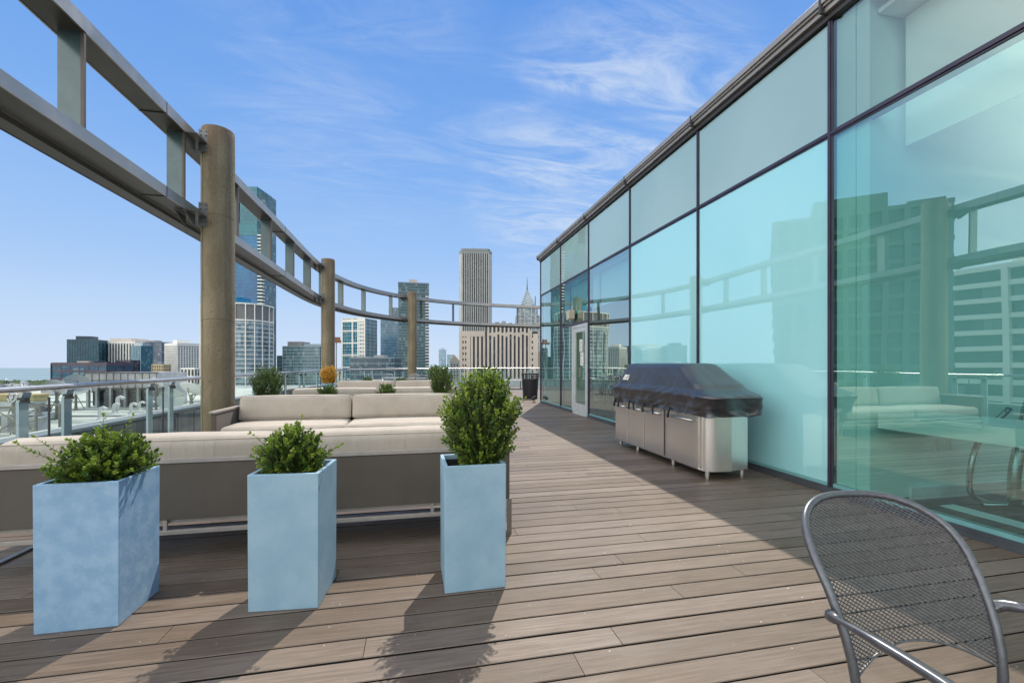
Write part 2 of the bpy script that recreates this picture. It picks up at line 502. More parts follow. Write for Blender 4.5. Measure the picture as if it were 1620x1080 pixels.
M['room_floor'] = pm('room_rubber_floor', (0.035, 0.045, 0.05), (0.05, 0.06, 0.065), scale=8, rough=0.5)
M['lounge_wall'] = pm('lounge_dark_wall', (0.10, 0.15, 0.15), (0.14, 0.19, 0.18), scale=0.5, rough=0.8)
M['door_frame'] = pm('door_aluminium', (0.52, 0.54, 0.53), (0.58, 0.60, 0.59), scale=4, rough=0.4, metal=0.35)
M['lamp_box'] = pm('lamp_beige_plastic', (0.52, 0.46, 0.36), rough=0.5)
M['black_metal'] = pm('black_powder_coat', (0.018, 0.018, 0.022), rough=0.45, metal=0.2)
M['grey_metal'] = pm('grey_tube_metal', (0.26, 0.27, 0.28), (0.33, 0.34, 0.35), scale=10, rough=0.4, metal=0.5)
M['wood'] = pm('easel_beech', (0.50, 0.38, 0.16), rough=0.6)
M['counter'] = pm('counter_laminate', (0.82, 0.92, 0.84), (0.85, 0.94, 0.87), scale=2, rough=0.35)
M['bright_metal'] = pm('chrome_tube', (0.42, 0.45, 0.46), rough=0.22, metal=0.9)
M['steel_white'] = pm('white_bench_top', (0.62, 0.60, 0.55), rough=0.6)
M['roof_white'] = pm('white_roof_membrane', (0.54, 0.55, 0.50), (0.28, 0.32, 0.30), scale=0.22, rough=0.9, lo=0.42, hi=0.66, sc=(0.4, 1.6, 1))
M['hvac'] = pm('hvac_sheet_metal', (0.34, 0.35, 0.345), (0.46, 0.47, 0.46), scale=0.6, rough=0.5, metal=0.3)
M['hvac_dark'] = pm('hvac_louvre', (0.10, 0.11, 0.12), (0.16, 0.17, 0.175), scale=2, rough=0.5, metal=0.3)
M['dish'] = pm('dish_paint', (0.62, 0.63, 0.61), (0.72, 0.73, 0.71), scale=1, rough=0.6)
M['dish_mesh'] = pm('dish_mesh_grey', (0.36, 0.40, 0.36), (0.42, 0.45, 0.41), scale=3, rough=0.7)
M['yellow'] = pm('yellow_machine_paint', (0.50, 0.42, 0.20), rough=0.6)
M['lattice'] = pm('weathered_steel_lattice', (0.20, 0.20, 0.17), rough=0.6, metal=0.3)


# ---------------------------------------------------------------- mesh helpers
class MB:
    def __init__(s):
        s.v, s.f = [], []

    def add(s, vs, fs):
        o = len(s.v)
        s.v.extend([tuple(p) for p in vs])
        s.f.extend([tuple(i + o for i in f) for f in fs])

    def box(s, x0, y0, z0, x1, y1, z1, mat=None):
        vs = [Vector(p) for p in ((x0, y0, z0), (x1, y0, z0), (x1, y1, z0), (x0, y1, z0), (x0, y0, z1), (x1, y0, z1), (x1, y1, z1), (x0, y1, z1))]
        if mat is not None:
            vs = [mat @ p for p in vs]
        s.add(vs, [(0, 3, 2, 1), (4, 5, 6, 7), (0, 1, 5, 4), (1, 2, 6, 5), (2, 3, 7, 6), (3, 0, 4, 7)])

    def bar(s, a, b, w, h, up=(0, 0, 1)):
        a, b, up = Vector(a), Vector(b), Vector(up)
        d = (b - a)
        L = d.length
        d.normalize()
        if abs(d.dot(up)) > 0.98:
            up = Vector((0, 1, 0))
        x = d.cross(up).normalized()
        u = x.cross(d).normalized()
        m = Matrix((x, d, u)).transposed().to_4x4()
        m.translation = a
        s.box(-w / 2, 0, -h / 2, w / 2, L, h / 2, m)

    def tube(s, pts, r, seg=8, cap=True, closed=False, flat=None):
        pts = [Vector(p) for p in pts]
        n = len(pts)
        vs, fs = [], []
        prev = None
        for i, p in enumerate(pts):
            if closed:
                d = pts[(i + 1) % n] - pts[i - 1]
            else:
                d = pts[min(i + 1, n - 1)] - pts[max(i - 1, 0)]
            d.normalize()
            if prev is None:
                up = Vector((0, 0, 1)) if abs(d.z) < 0.9 else Vector((0, 1, 0))
                x = d.cross(up).normalized()
            else:
                x = (prev - d * prev.dot(d))
                x = x.normalized() if x.length > 1e-6 else d.orthogonal().normalized()
            prev = x
            y = d.cross(x)
            rr = r[i] if isinstance(r, (list, tuple)) else r
            ry = rr * (flat if flat else 1)
            for k in range(seg):
                a = 2 * math.pi * k / seg
                vs.append(p + x * math.cos(a) * rr + y * math.sin(a) * ry)
        m = n if closed else n - 1
        for i in range(m):
            j = (i + 1) % n
            for k in range(seg):
                l = (k + 1) % seg
                fs.append((i * seg + k, i * seg + l, j * seg + l, j * seg + k))
        if cap and not closed:
            fs.append(tuple(range(seg))[::-1])
            fs.append(tuple((n - 1) * seg + k for k in range(seg)))
        s.add(vs, fs)

    def prism(s, poly, z0, z1, mat=None):
        n = len(poly)
        vs = [Vector((x, y, z0)) for x, y in poly] + [Vector((x, y, z1)) for x, y in poly]
        if mat is not None:
            vs = [mat @ p for p in vs]
        fs = [(i, (i + 1) % n, n + (i + 1) % n, n + i) for i in range(n)]
        fs += [tuple(range(n))[::-1], tuple(range(n, 2 * n))]
        s.add(vs, fs)

    def lathe(s, prof, seg=24, mat=None, caps=True):
        vs, fs = [], []
        for r, z in prof:
            for k in range(seg):
                a = 2 * math.pi * k / seg
                vs.append(Vector((r * math.cos(a), r * math.sin(a), z)))
        for i in range(len(prof) - 1):
            for k in range(seg):
                l = (k + 1) % seg
                fs.append((i * seg + k, i * seg + l, (i + 1) * seg + l, (i + 1) * seg + k))
        if caps:
            fs.append(tuple(range(seg))[::-1])
            fs.append(tuple((len(prof) - 1) * seg + k for k in range(seg)))
        if mat is not None:
            vs = [mat @ p for p in vs]
        s.add(vs, fs)

    def soft(s, cx, cy, cz, sx, sy, sz, r, puff=0.02, n=14, mat=None, nx=None):
        """cushion: rounded box with pillowed faces"""
        hx, hy, hz = sx / 2, sy / 2, sz / 2
        idx = {}
        vs, fs = [], []
        cnt = (nx or n, n, n)

        def pt(u, v, w):
            key = (round(u, 5), round(v, 5), round(w, 5))
            if key in idx:
                return idx[key]
            p = Vector((u * hx, v * hy, w * hz))
            q = Vector((max(-hx + r, min(hx - r, p.x)), max(-hy + r, min(hy - r, p.y)), max(-hz + r, min(hz - r, p.z))))
            d = p - q
            if d.length > 1e-9:
                o = q + d.normalized() * r
            else:
                o = p
            o.y += v * puff * (1 - u ** 4) * (1 - w * w)
            o.z += w * puff * (1 - u ** 4) * (1 - v * v)
            o += Vector((0, 1, 1)) * 0.0025 * noise.noise(Vector((o.x * 5 + cx * 3, o.y * 9 + cy, o.z * 9)))
            o += Vector((cx, cy, cz))
            if mat is not None:
                o = mat @ o
            idx[key] = len(vs)
            vs.append(o)
            return idx[key]

        def lin(k):
            c = cnt[k]
            h = (hx, hy, hz)[k]
            e = [-1, -1 + 0.3 * r / h, -1 + 0.65 * r / h, -1 + r / h]
            mid = [(-1 + r / h) + (2 - 2 * r / h) * i / c for i in range(1, c)]
            return e + mid + [-x for x in reversed(e)]
        L = [lin(0), lin(1), lin(2)]
        for ax in range(3):
            a, b = [(1, 2), (2, 0), (0, 1)][ax]
            for sgn in (-1, 1):
                for i in range(len(L[a]) - 1):
                    for j in range(len(L[b]) - 1):
                        q = []
                        for (ii, jj) in ((i, j), (i + 1, j), (i + 1, j + 1), (i, j + 1)):
                            c = [0, 0, 0]
                            c[ax] = sgn
                            c[a] = L[a][ii]
                            c[b] = L[b][jj]
                            q.append(pt(*c))
                        fs.append(tuple(q) if sgn > 0 else tuple(q[::-1]))
        s.add(vs, fs)

    def build(s, name, mat, parent=None, smooth=False, bevel=0.0, loc=None, kind=None, autos=False):
        me = bpy.data.meshes.new(name)
        me.from_pydata(s.v, [], s.f)
        me.update()
        if mat is not None:
            me.materials.append(mat)
        if smooth or autos:
            me.polygons.foreach_set('use_smooth', [True] * len(me.polygons))
        o = bpy.data.objects.new(name, me)
        COL.objects.link(o)
        if parent is not None:
            o.parent = parent
        if loc is not None:
            o.location = loc
        if bevel:
            b = o.modifiers.new('bevel', 'BEVEL')
            b.width = bevel
            b.segments = 2
            b.limit_method = 'ANGLE'
            b.angle_limit = R(40)
        if autos:
            me.set_sharp_from_angle(angle=R(38))
        if kind:
            o['kind'] = kind
        return o


def thing(name, label, cat, loc=(0, 0, 0), rz=0.0, group=None):
    o = bpy.data.objects.new(name, None)
    o.empty_display_size = 0.2
    COL.objects.link(o)
    o.location = loc
    o.rotation_euler = (0, 0, rz)
    o['label'] = label
    o['category'] = cat
    if group:
        o['group'] = group
    return o


def tag(o, label, cat, group=None):
    o['label'] = label
    o['category'] = cat
    if group:
        o['group'] = group
    return o


def copy_thing(root, loc, rz, label, group=None):
    c = root.copy()
    COL.objects.link(c)
    c.location = loc
    c.rotation_euler = (0, 0, rz)
    c['label'] = label
    if group:
        c['group'] = group
    for ch in list(root.children):
        k = ch.copy()
        COL.objects.link(k)
        k.parent = c
        for g in list(ch.children):
            q = g.copy()
            COL.objects.link(q)
            q.parent = k
    return c


def one(fn, name, mat, parent=None, **kw):
    m = MB()
    fn(m)
    return m.build(name, mat, parent, **kw)


def boxpart(name, mat, parent, *dims, **kw):
    m = MB()
    m.box(*dims)
    return m.build(name, mat, parent, **kw)


def catmull(pts, step=0.3):
    P = [Vector(p) for p in pts]
    P = [P[0] * 2 - P[1]] + P + [P[-1] * 2 - P[-2]]
    out = []
    for i in range(1, len(P) - 2):
        a, b, c, d = P[i - 1], P[i], P[i + 1], P[i + 2]
        n = max(2, int((c - b).length / step))
        for k in range(n):
            t = k / n
            out.append(0.5 * ((2 * b) + (c - a) * t + (2 * a - 5 * b + 4 * c - d) * t * t + (3 * b - a - 3 * c + d) * t ** 3))
    out.append(P[-2])
    return out


def offset_path(path, d):
    """shift to the left of travel (outwards of the terrace) by d"""
    out = []
    for i, p in enumerate(path):
        t = path[min(i + 1, len(path) - 1)] - path[max(i - 1, 0)]
        t = Vector((t.x, t.y, 0)).normalized()
        out.append(p + Vector((-t.y, t.x, 0)) * d)
    return out


def ribbon(mb, path, d0, d1, z0, z1):
    """a strip of rectangular section along a path between two sideways offsets"""
    A, B = offset_path(path, d0), offset_path(path, d1)
    vs = []
    for a, b in zip(A, B):
        vs += [(a.x, a.y, z0), (b.x, b.y, z0), (b.x, b.y, z1), (a.x, a.y, z1)]
    fs = []
    for i in range(len(A) - 1):
        for k in range(4):
            l = (k + 1) % 4
            fs.append((i * 4 + k, i * 4 + l, (i + 1) * 4 + l, (i + 1) * 4 + k))
    n = len(A) - 1
    fs += [(0, 3, 2, 1), (n * 4, n * 4 + 1, n * 4 + 2, n * 4 + 3)]
    mb.add(vs, fs)


def along(path, s):
    """point and tangent at arc length s"""
    acc = 0
    for i in range(len(path) - 1):
        l = (path[i + 1] - path[i]).length
        if acc + l >= s:
            t = (path[i + 1] - path[i]).normalized()
            return path[i] + t * (s - acc), t
        acc += l
    return path[-1], (path[-1] - path[-2]).normalized()


def path_len(path):
    return sum((path[i + 1] - path[i]).length for i in range(len(path) - 1))


def ramp_dir(fx, fz):
    """world point from (sideways, ahead) of the view axis, metres"""
    return fx * CY + fz * SY, -fx * SY + fz * CY


# ================================================================ SETTING: terrace
WALL_X = 3.91
GRID = [3.56 + 2.075 * i for i in range(-4, 6)]      # mullion lines of the curtain wall
Y_END = GRID[-1]
RING = catmull([(-3.12, -6, 0), (-3.12, -1, 0), (-3.12, 4, 0), (-3.12, 8.5, 0), (-3.14, 12, 0), (-3.15, 14.5, 0), (-3.08, 16.4, 0), (-2.8, 18.0, 0), (-2.2, 19.7, 0), (-1.2, 21.25, 0), (0.1, 22.45, 0), (2.1, 23.5, 0), (4.5, 24.05, 0), (7.0, 24.3, 0), (10.5, 24.3, 0)], 0.4)

# boards
rb = random.Random(3)
mb = MB()
rnds = []
pitch, gap = 0.148, 0.0112
row = 0
y = -3.2
deck_out = offset_path(RING, 0.62)


def x_limits(yy):
    xs = [p.x for p in deck_out if abs(p.y - yy) < 0.35]
    lo = -3.74 if yy < 15 else (min(xs) if xs else None)
    return lo


while y < 24.9:
    lo = x_limits(y)
    if lo is None:
        y += pitch
        continue
    hi = WALL_X - 0.012 if y < Y_END + 0.1 else 10.2
    x = lo - rb.uniform(0, 2.5)
    w = pitch - gap * rb.uniform(0.7, 1.25)
    yo = rb.uniform(-0.001, 0.001)
    while x < hi:
        L = rb.choice([3.66, 3.66, 2.44, 3.05, 1.83])
        x0, x1 = max(x, lo), min(x + L - 0.003, hi)
        if x1 - x0 > 0.02:
            dz = rb.uniform(-0.0012, 0.0)
            y0, y1, b = y + yo, y + w + yo, 0.003
            n0 = len(mb.f)
            vs = [(x0, y0, dz - b), (x1, y0, dz - b), (x1, y0 + b, dz), (x0, y0 + b, dz), (x1, y1 - b, dz), (x0, y1 - b, dz), (x1, y1, dz - b), (x0, y1, dz - b),
                  (x0, y0, -0.028), (x1, y0, -0.028), (x1, y1, -0.028), (x0, y1, -0.028)]
            mb.add(vs, [(0, 1, 2, 3), (3, 2, 4, 5), (5, 4, 6, 7), (8, 9, 1, 0), (7, 6, 10, 11), (0, 3, 5, 7, 11, 8), (1, 9, 10, 6, 4, 2)])
            rnds += [(rb.random(), n0, len(mb.f))]
        x += L
    y += pitch
    row += 1
deck = mb.build('deck', M['deck'])
deck.data.materials.append(M['under'])
for r_, a_, b_ in rnds:
    deck.data.polygons[a_ + 3].material_index = 1
    deck.data.polygons[a_ + 4].material_index = 1
deck['kind'] = 'structure'
attr = deck.data.attributes.new('rnd', 'FLOAT_COLOR', 'CORNER')
cols = []
for p in deck.data.polygons:
    pass
lookup = [0.0] * len(deck.data.polygons)
for r, a, b in rnds:
    for i in range(a, b):
        lookup[i] = r
buf = []
for p in deck.data.polygons:
    r = lookup[p.index]
    for _ in range(p.loop_total):
        buf += [r, r, r, 1.0]
attr.data.foreach_set('color', buf)

sub = MB()
sub.box(-3.8, -6, -0.12, 12, 25.2, -0.0285)
sub.build('deck_underlay', M['under'], kind='structure')

# screw heads near the joists (part of the deck surface)
sm = MB()
for _ in range(900):
    jx = rb.choice([i * 0.406 for i in range(-8, 10)]) + rb.uniform(-0.012, 0.012)
    ry = int(rb.uniform(24, 60))
    yy = -3.2 + ry * pitch + rb.choice([0.022, pitch - 0.03]) + rb.uniform(-0.004, 0.004)
    if rb.random() < 0.6:
        continue
    sm.lathe([(0.0036, -0.002), (0.0036, 0.0006), (0.002, 0.0011)], 8, Matrix.Translation((jx, yy, 0)))
scr = sm.build('deck_screws', M['screw'])
scr['kind'] = 'structure'

# roof membrane outside the deck and the white parapet around it
mm = MB()
ribbon(mm, offset_path(RING, 0), 0.64, 1.3, -0.3, -0.14)
mm.build('terrace_gutter', M['membrane'], kind='structure')
slab = MB()
slab.prism([(p.x, p.y) for p in offset_path(RING, 1.78)] + [(10.5, -6)], -3.6, -0.31)
slab.build('terrace_slab', M['membrane'], kind='structure')

par = thing('parapet_wall', 'low white parapet with ribbed zinc inner face curving outside the glass railing', 'wall', (0, 0, 0))
mm = MB()
ribbon(mm, RING, 1.32, 1.58, -0.28, 0.36)
mm.build('parapet_core', M['white_wall'], par)
mm = MB()
ribbon(mm, RING, 1.27, 1.62, 0.361, 0.40)
mm.build('parapet_cap', M['membrane'], par)
mm = MB()
L = path_len(RING)
s_ = 0.2
while s_ < 24.5:
    p, t = along(RING, s_)
    nrm = Vector((-t.y, t.x, 0))
    a = p + nrm * (1.285 + random.uniform(-0.006, 0.006))
    mm.bar(a + Vector((0, 0, 0.03)) - t * 0.0, a + t * 0.29 + Vector((0, 0, 0.03)), 0.05, 0.6)
    s_ += 0.31
mm.build('zinc_panels', M['ribbed'], par)

# ================================================================ pergola ring
perg = thing('pergola_ring', 'grey steel double ring beam with upright fin plates curving over the railing', 'pergola')
mm = MB()
ribbon(mm, RING, -0.004, 0.012, 4.43, 4.575)
ribbon(mm, RING, 0.288, 0.304, 4.43, 4.575)
ribbon(mm, RING, 0.0, 0.30, 4.558, 4.565)
ub = mm.build('upper_beam', M['beam'], perg)
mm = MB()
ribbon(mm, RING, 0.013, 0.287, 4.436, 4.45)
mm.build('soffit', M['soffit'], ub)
mm = MB()
ribbon(mm, RING, -0.004, 0.012, 3.375, 3.505)
ribbon(mm, RING, 0.288, 0.304, 3.375, 3.505)
ribbon(mm, RING, 0.0, 0.30, 3.49, 3.497)
lb = mm.build('lower_beam', M['beam'], perg)
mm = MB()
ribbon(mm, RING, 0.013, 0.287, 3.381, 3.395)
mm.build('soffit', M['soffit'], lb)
mm = MB()
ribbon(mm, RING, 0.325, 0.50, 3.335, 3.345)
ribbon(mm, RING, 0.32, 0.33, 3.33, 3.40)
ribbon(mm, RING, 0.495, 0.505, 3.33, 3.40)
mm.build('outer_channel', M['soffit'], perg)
S0 = 9.2      # arc length where y = 3.2
sfin = S0 - 3.78
finpos = []
while sfin < L - 0.5:
    finpos.append(sfin)
    sfin += 1.86
for sf in finpos:
    p, t = along(RING, sf)
    nrm = Vector((-t.y, t.x, 0))
    f = MB()
    a, b = p + nrm * 0.03, p + nrm * 0.22
    f.bar(a + Vector((0, 0, 3.945)), b + Vector((0, 0, 3.945)), 0.016, 0.97)
    fo = f.build('fin_plate', M['fin'], perg)
    f = MB()
    f.box(-0.014, -0.014, 3.45, 0.014, 0.014, 4.44, Matrix.Translation(p + nrm * 0.016))
    f.build('fin_edge', M['fin_edge'], fo)
# joints in the beams
for sj in (6.9, 12.4, 17.6, 23.0, 28.0, 33.0):
    p, t = along(RING, sj)
    nrm = Vector((-t.y, t.x, 0))
    for zz, hh in ((4.50, 0.15), (3.44, 0.136)):
        mm = MB()
        mm.bar(p - nrm * 0.007 + Vector((0, 0, zz)), p + nrm * 0.308 + Vector((0, 0, zz)), 0.008, hh)
        mm.build('beam_joint', M['coping_dark'], perg)

cols_xy = [(-2.917, 7.37, 'massive weathered concrete column nearest the camera beside the left railing'),
           (-2.918, 15.63, 'weathered concrete column beyond the orange shrub, middle one of three'),
           (-0.274, 21.84, 'farthest and smallest of the three round concrete columns'),
           (-2.917, -0.9, None)]
for cx, cy, lab in cols_xy:
    if lab is None:
        continue
    c = thing('concrete_column', lab, 'column', (cx, cy, 0), 0, 'round concrete columns carrying the ring beams')
    prof = [(0.215, 0), (0.215, 0.4)] + [(0.215 + 0.0015 * math.sin(i * 1.7), 0.4 + i * 0.2) for i in range(1, 20)] + [(0.2155, 4.55), (0.213, 4.70), (0.205, 4.72)]
    one(lambda m: m.lathe(prof, 48), 'shaft', M['concrete'], c, smooth=True, autos=True)
    ms = MB()     # vertical form-work seam and pour joint
    ang0 = R(-128)
    for k in range(23):
        z0 = 0.02 + k * 0.2
        aa = ang0 + random.uniform(-0.02, 0.02)
        ms.tube([(0.214 * math.cos(aa), 0.214 * math.sin(aa), z0), (0.214 * math.cos(ang0), 0.214 * math.sin(ang0), z0 + 0.2)], 0.0045, 5)
    for zz in (3.42, 1.9):
        ms.tube([(0.2145 * math.cos(R(a)), 0.2145 * math.sin(R(a)), zz + 0.012 * math.sin(a * 0.05)) for a in range(0, 360, 10)], 0.0035, 5, closed=True)
    ms.build('form_seam', M['seam'], c)
    # direction outwards to the ring
    best = min(range(len(RING)), key=lambda i: (RING[i] - Vector((cx, cy, 0))).length)
    p = RING[best]
    t = (RING[best + 1] - RING[best - 1]).normalized()
    nrm = Vector((-t.y, t.x, 0))
    for zz, hh in ((4.50, 0.34), (3.44, 0.36)):
        b = MB()
        # saddle plate on the near side of the shaft and a tapering gusset under the beam
        base = -t * 0.185 + nrm * 0.11
        b.bar(base + Vector((0, 0, zz - hh / 2 - 0.02)), base + Vector((0, 0, zz + hh / 2 - 0.04)), 0.12, 0.05, up=t)
        g0 = nrm * 0.16 - t * 0.21
        for kk in range(2):
            off = nrm * (0.05 + 0.12 * kk)
            b.add([g0 + off + Vector((0, 0, zz - 0.07)), g0 + off - t * 0.30 + Vector((0, 0, zz - 0.07)), g0 + off - t * 0.06 + Vector((0, 0, zz - 0.2)), g0 + off + Vector((0, 0, zz - 0.2)),
                   g0 + off + nrm * 0.012 + Vector((0, 0, zz - 0.07)), g0 + off + nrm * 0.012 - t * 0.30 + Vector((0, 0, zz - 0.07)), g0 + off + nrm * 0.012 - t * 0.06 + Vector((0, 0, zz - 0.2)), g0 + off + nrm * 0.012 + Vector((0, 0, zz - 0.2))],
                  [(0, 1, 2, 3), (7, 6, 5, 4), (0, 4, 5, 1), (1, 5, 6, 2), (2, 6, 7, 3), (3, 7, 4, 0)])
        b.bar(g0 + Vector((0, 0, zz - 0.066)) + t * 0.42, g0 + Vector((0, 0, zz - 0.066)) - t * 0.30, 0.2, 0.012)
        bo = b.build('beam_bracket', M['bracket'], c)
        b = MB()
        for bz in (-0.13, -0.05, 0.05, 0.11):
            for bs in (-0.035, 0.035):
                q0 = base - t * 0.024 + nrm * bs + Vector((0, 0, zz + bz))
                b.tube([q0, q0 - t * 0.014], 0.012, 6)
        b.build('bolt', M['bracket'], bo)

# ================================================================ glass railing
rail = thing('glass_railing', 'glass railing with round steel handrail and pale blue posts around the terrace', 'railing')
RAIL = offset_path(RING, 0.40)
LR = path_len(RAIL)
mm = MB()
mm.tube([p + Vector((0, 0, 1.025)) for p in RAIL], 0.027, 12)
mm.build('handrail', M['rail_steel'], rail, smooth=True)
mm = MB()
ribbon(mm, RAIL, -0.03, 0.03, 0.0, 0.05)
mm.build('base_channel', M['rail_steel'], rail)
SR = 11.155 - 1.97 * 4          # arc length of a glass joint (y = 5.155)
s_ = SR
while s_ < LR - 1.2:
    for ds in (-0.235, 0.29):
        p, t = along(RAIL, s_ + ds)
        nrm = Vector((-t.y, t.x, 0))
        m4 = Matrix((t, nrm, Vector((0, 0, 1)))).transposed().to_4x4()
        m4.translation = p
        f = MB()
        hw = 0.052
        f.add([m4 @ Vector(q) for q in ((-hw, 0.03, 0), (hw, 0.03, 0), (hw, 0.03, 0.90), (hw * 0.9, 0.0, 0.99), (-hw * 0.9, 0.0, 0.99), (-hw, 0.03, 0.90),
                                         (-hw, 0.055, 0), (hw, 0.055, 0), (hw, 0.055, 0.90), (hw * 0.9, 0.02, 0.99), (-hw * 0.9, 0.02, 0.99), (-hw, 0.055, 0.90))],
              [(0, 1, 2, 5), (5, 2, 3, 4), (11, 8, 7, 6), (10, 9, 8, 11), (0, 6, 7, 1), (1, 7, 8, 2), (2, 8, 9, 3), (3, 9, 10, 4), (4, 10, 11, 5), (5, 11, 6, 0)])
        po = f.build('post', M['rail_post'], rail)
        f = MB()
        f.box(-0.075, -0.03, 0.925, -0.02, 0.028, 0.945, m4)
        f.box(-0.05, -0.04, 0.895, -0.03, 0.028, 0.924, m4)
        f.build('clamp', M['black_bits'], po)
    p, t = along(RAIL, s_)
    nrm = Vector((-t.y, t.x, 0))
    f = MB()
    f.bar(p + nrm * -0.004 + Vector((0, 0, 0.05)), p + nrm * -0.004 + Vector((0, 0, 0.93)), 0.014, 0.012)
    f.build('glass_joint', M['black_bits'], rail)
    # pane to next joint
    pts = [along(RAIL, s_ + 0.012 + (1.97 - 0.024) * k / 4)[0] for k in range(5)]
    f = MB()
    vs = []
    for q in pts:
        vs += [(q.x, q.y, 0.052), (q.x, q.y, 0.955)]
    f.add(vs, [(2 * k, 2 * k + 2, 2 * k + 3, 2 * k + 1) for k in range(4)])
    f.build('glass_pane', M['rail_glass'], rail)
    s_ += 1.97

# ================================================================ glass pavilion
pav = thing('glass_pavilion', 'rooftop pavilion with tall teal glass curtain wall and metal coping along the right', 'building', (WALL_X, 0, 0))
H_TR, H_GL = 3.48, 4.56
GX = 0.012       # glass plane, metres behind the mullion face
for i in range(len(GRID) - 1):
    y0, y1 = GRID[i] + 0.028, GRID[i + 1] - 0.028
    door_bay = abs(y0 - 9.81) < 0.2
    up = MB()
    up.add([(GX, y0, H_TR + 0.03), (GX, y1, H_TR + 0.03), (GX, y1, H_GL), (GX, y0, H_GL)], [(0, 1, 2, 3)])
    up.build('upper_pane', M['pane_grey'] if i >= 4 else M['pane_pale'], pav)
    lo = MB()
    if door_bay:
        lo.add([(GX, y0, 2.30), (GX, y1, 2.30), (GX, y1, H_TR - 0.03), (GX, y0, H_TR - 0.03)], [(0, 1, 2, 3)])
        lo.build('overdoor_pane', M['pane_far'], pav)
        lo = MB()
        lo.add([(GX, 10.95, 0.10), (GX, y1, 0.10), (GX, y1, 2.24), (GX, 10.95, 2.24)], [(0, 1, 2, 3)])
        lo.build('side_pane', M['pane_far'], pav)
    else:
        lo.add([(GX, y0, 0.10), (GX, y1, 0.10), (GX, y1, H_TR - 0.03), (GX, y0, H_TR - 0.03)], [(0, 1, 2, 3)])
        lo.build('lower_pane', M['pane_aqua'] if i in (4, 5) else (M['pane_far'] if i > 5 else M['pane']), pav)
for yy in GRID:
    f = MB()
    f.box(0.0, yy - 0.025, 0.06, 0.12, yy + 0.025, H_GL + 0.02)
    f.box(-0.012, yy - 0.012, 0.06, -0.001, yy + 0.012, H_GL + 0.02)
    f.build('mullion', M['mullion'], pav)
f = MB()
f.box(0.003, GRID[0], H_TR - 0.03, 0.11, Y_END - 0.03, H_TR + 0.03)
f.box(-0.009, GRID[0], H_TR - 0.012, 0.002, Y_END - 0.03, H_TR + 0.012)
f.build('transom', M['mullion'], pav)
f = MB()
f.box(0.004, 9.84, 2.24, 0.10, 11.86, 2.30)
f.build('transom', M['mullion'], pav)
f = MB()
f.box(-0.004, GRID[0], 0.0, 0.10, 9.80, 0.065)
f.box(-0.004, 10.88, 0.0, 0.10, Y_END, 0.065)
f.box(-0.03, GRID[0], 0.0, -0.006, 9.80, 0.035)
f.build('sill', M['sill'], pav)
f = MB()
f.box(0.01, GRID[0], 0.066, 0.07, 9.80, 0.10)
f.box(0.01, 10.90, 0.066, 0.07, Y_END, 0.10)
f.build('sill_trim', pm('sill_trim_teal', (0.22, 0.50, 0.50), rough=0.4, metal=0.3), pav)
# coping: stepped metal bands
f = MB()
f.box(-0.03, GRID[0], H_GL + 0.02, 0.35, Y_END + 0.03, H_GL + 0.075)
f.build('coping_reveal', M['coping_dark'], pav)
f = MB()
f.box(-0.07, GRID[0], H_GL + 0.077, 0.4, Y_END + 0.07, H_GL + 0.125)
f.box(-0.095, GRID[0], H_GL + 0.127, 0.4, Y_END + 0.095, H_GL + 0.150)
f.box(-0.115, GRID[0], H_GL + 0.152, 0.4, Y_END + 0.115, H_GL + 0.22)
f.build('coping', M['coping'], pav, bevel=0.004)
for yy in GRID[1:]:
    boxpart('coping_joint', M['coping_dark'], pav, -0.119, yy - 0.012, H_GL + 0.07, -0.02, yy + 0.012, H_GL + 0.224)
# roof, rear and side walls
f = MB()
f.box(0.13, 3.0, H_GL + 0.03, 9.0, Y_END - 0.1, H_GL + 0.07)
f.box(0.13, GRID[0], H_GL + 0.03, 1.6, 2.999, H_GL + 0.07)
f.box(1.601, GRID[0], H_GL + 0.03, 9.0, -2.6, H_GL + 0.07)
f.box(8.4, -2.599, H_GL + 0.03, 9.0, 2.999, H_GL + 0.07)
f.build('roof', M['membrane'], pav)
f = MB()
f.add([(1.6, -2.6, H_GL + 0.06), (8.4, -2.6, H_GL + 0.06), (8.4, 3.0, H_GL + 0.06), (1.6, 3.0, H_GL + 0.06)], [(0, 1, 2, 3)])
f.build('added_skylight', M['rail_glass'], pav)  # unseen roof opening, added to let more sky light into the room
boxpart('side_wall', M['white_wall'], pav, 0.13, Y_END - 0.12, 0.02, 9.0, Y_END - 0.02, H_GL + 0.025)
boxpart('side_wall', M['white_wall'], pav, 0.13, GRID[0] + 0.02, 0.02, 9.0, GRID[0] + 0.12, H_GL + 0.025)
boxpart('rear_wall', M['room_wall'], pav, 8.9, GRID[0] + 0.13, 0.02, 9.0, Y_END - 0.13, H_GL + 0.025)
# backing panels behind the closed bays, ceilings, partitions
ym5, ym3 = GRID[6 - 2], GRID[6]
for i in (4, 5):
    boxpart('backing_panel', M['backing_aqua'], pav, 0.14, GRID[i] + 0.03, 0.05, 0.17, GRID[i + 1] - 0.03, H_TR - 0.02)
for i in range(4, 9):
    boxpart('backing_panel', M['backing_pale'], pav, 0.14, GRID[i] + 0.03, H_TR + 0.02, 0.17, GRID[i + 1] - 0.03, H_GL)
boxpart('partition', M['room_wall'], pav, 0.06, 3.22, 0.03, 8.9, 3.34, H_GL)
boxpart('pier', M['room_wall'], pav, 0.05, 3.345, 0.03, 0.25, 3.53, H_GL)
boxpart('skirting', M['room_white'], pav, 0.5, 3.19, 0.0, 8.9, 3.218, 0.12)
boxpart('partition', M['lounge_wall'], pav, 0.19, 7.60, 0.03, 8.9, 7.70, H_GL)
boxpart('lounge_wall', M['lounge_wall'], pav, 5.5, 7.71, 0.03, 5.6, Y_END - 0.13, H_GL)
boxpart('inner_column', M['room_white'], pav, 0.26, 3.36, 0.03, 0.40, 3.52, H_GL)
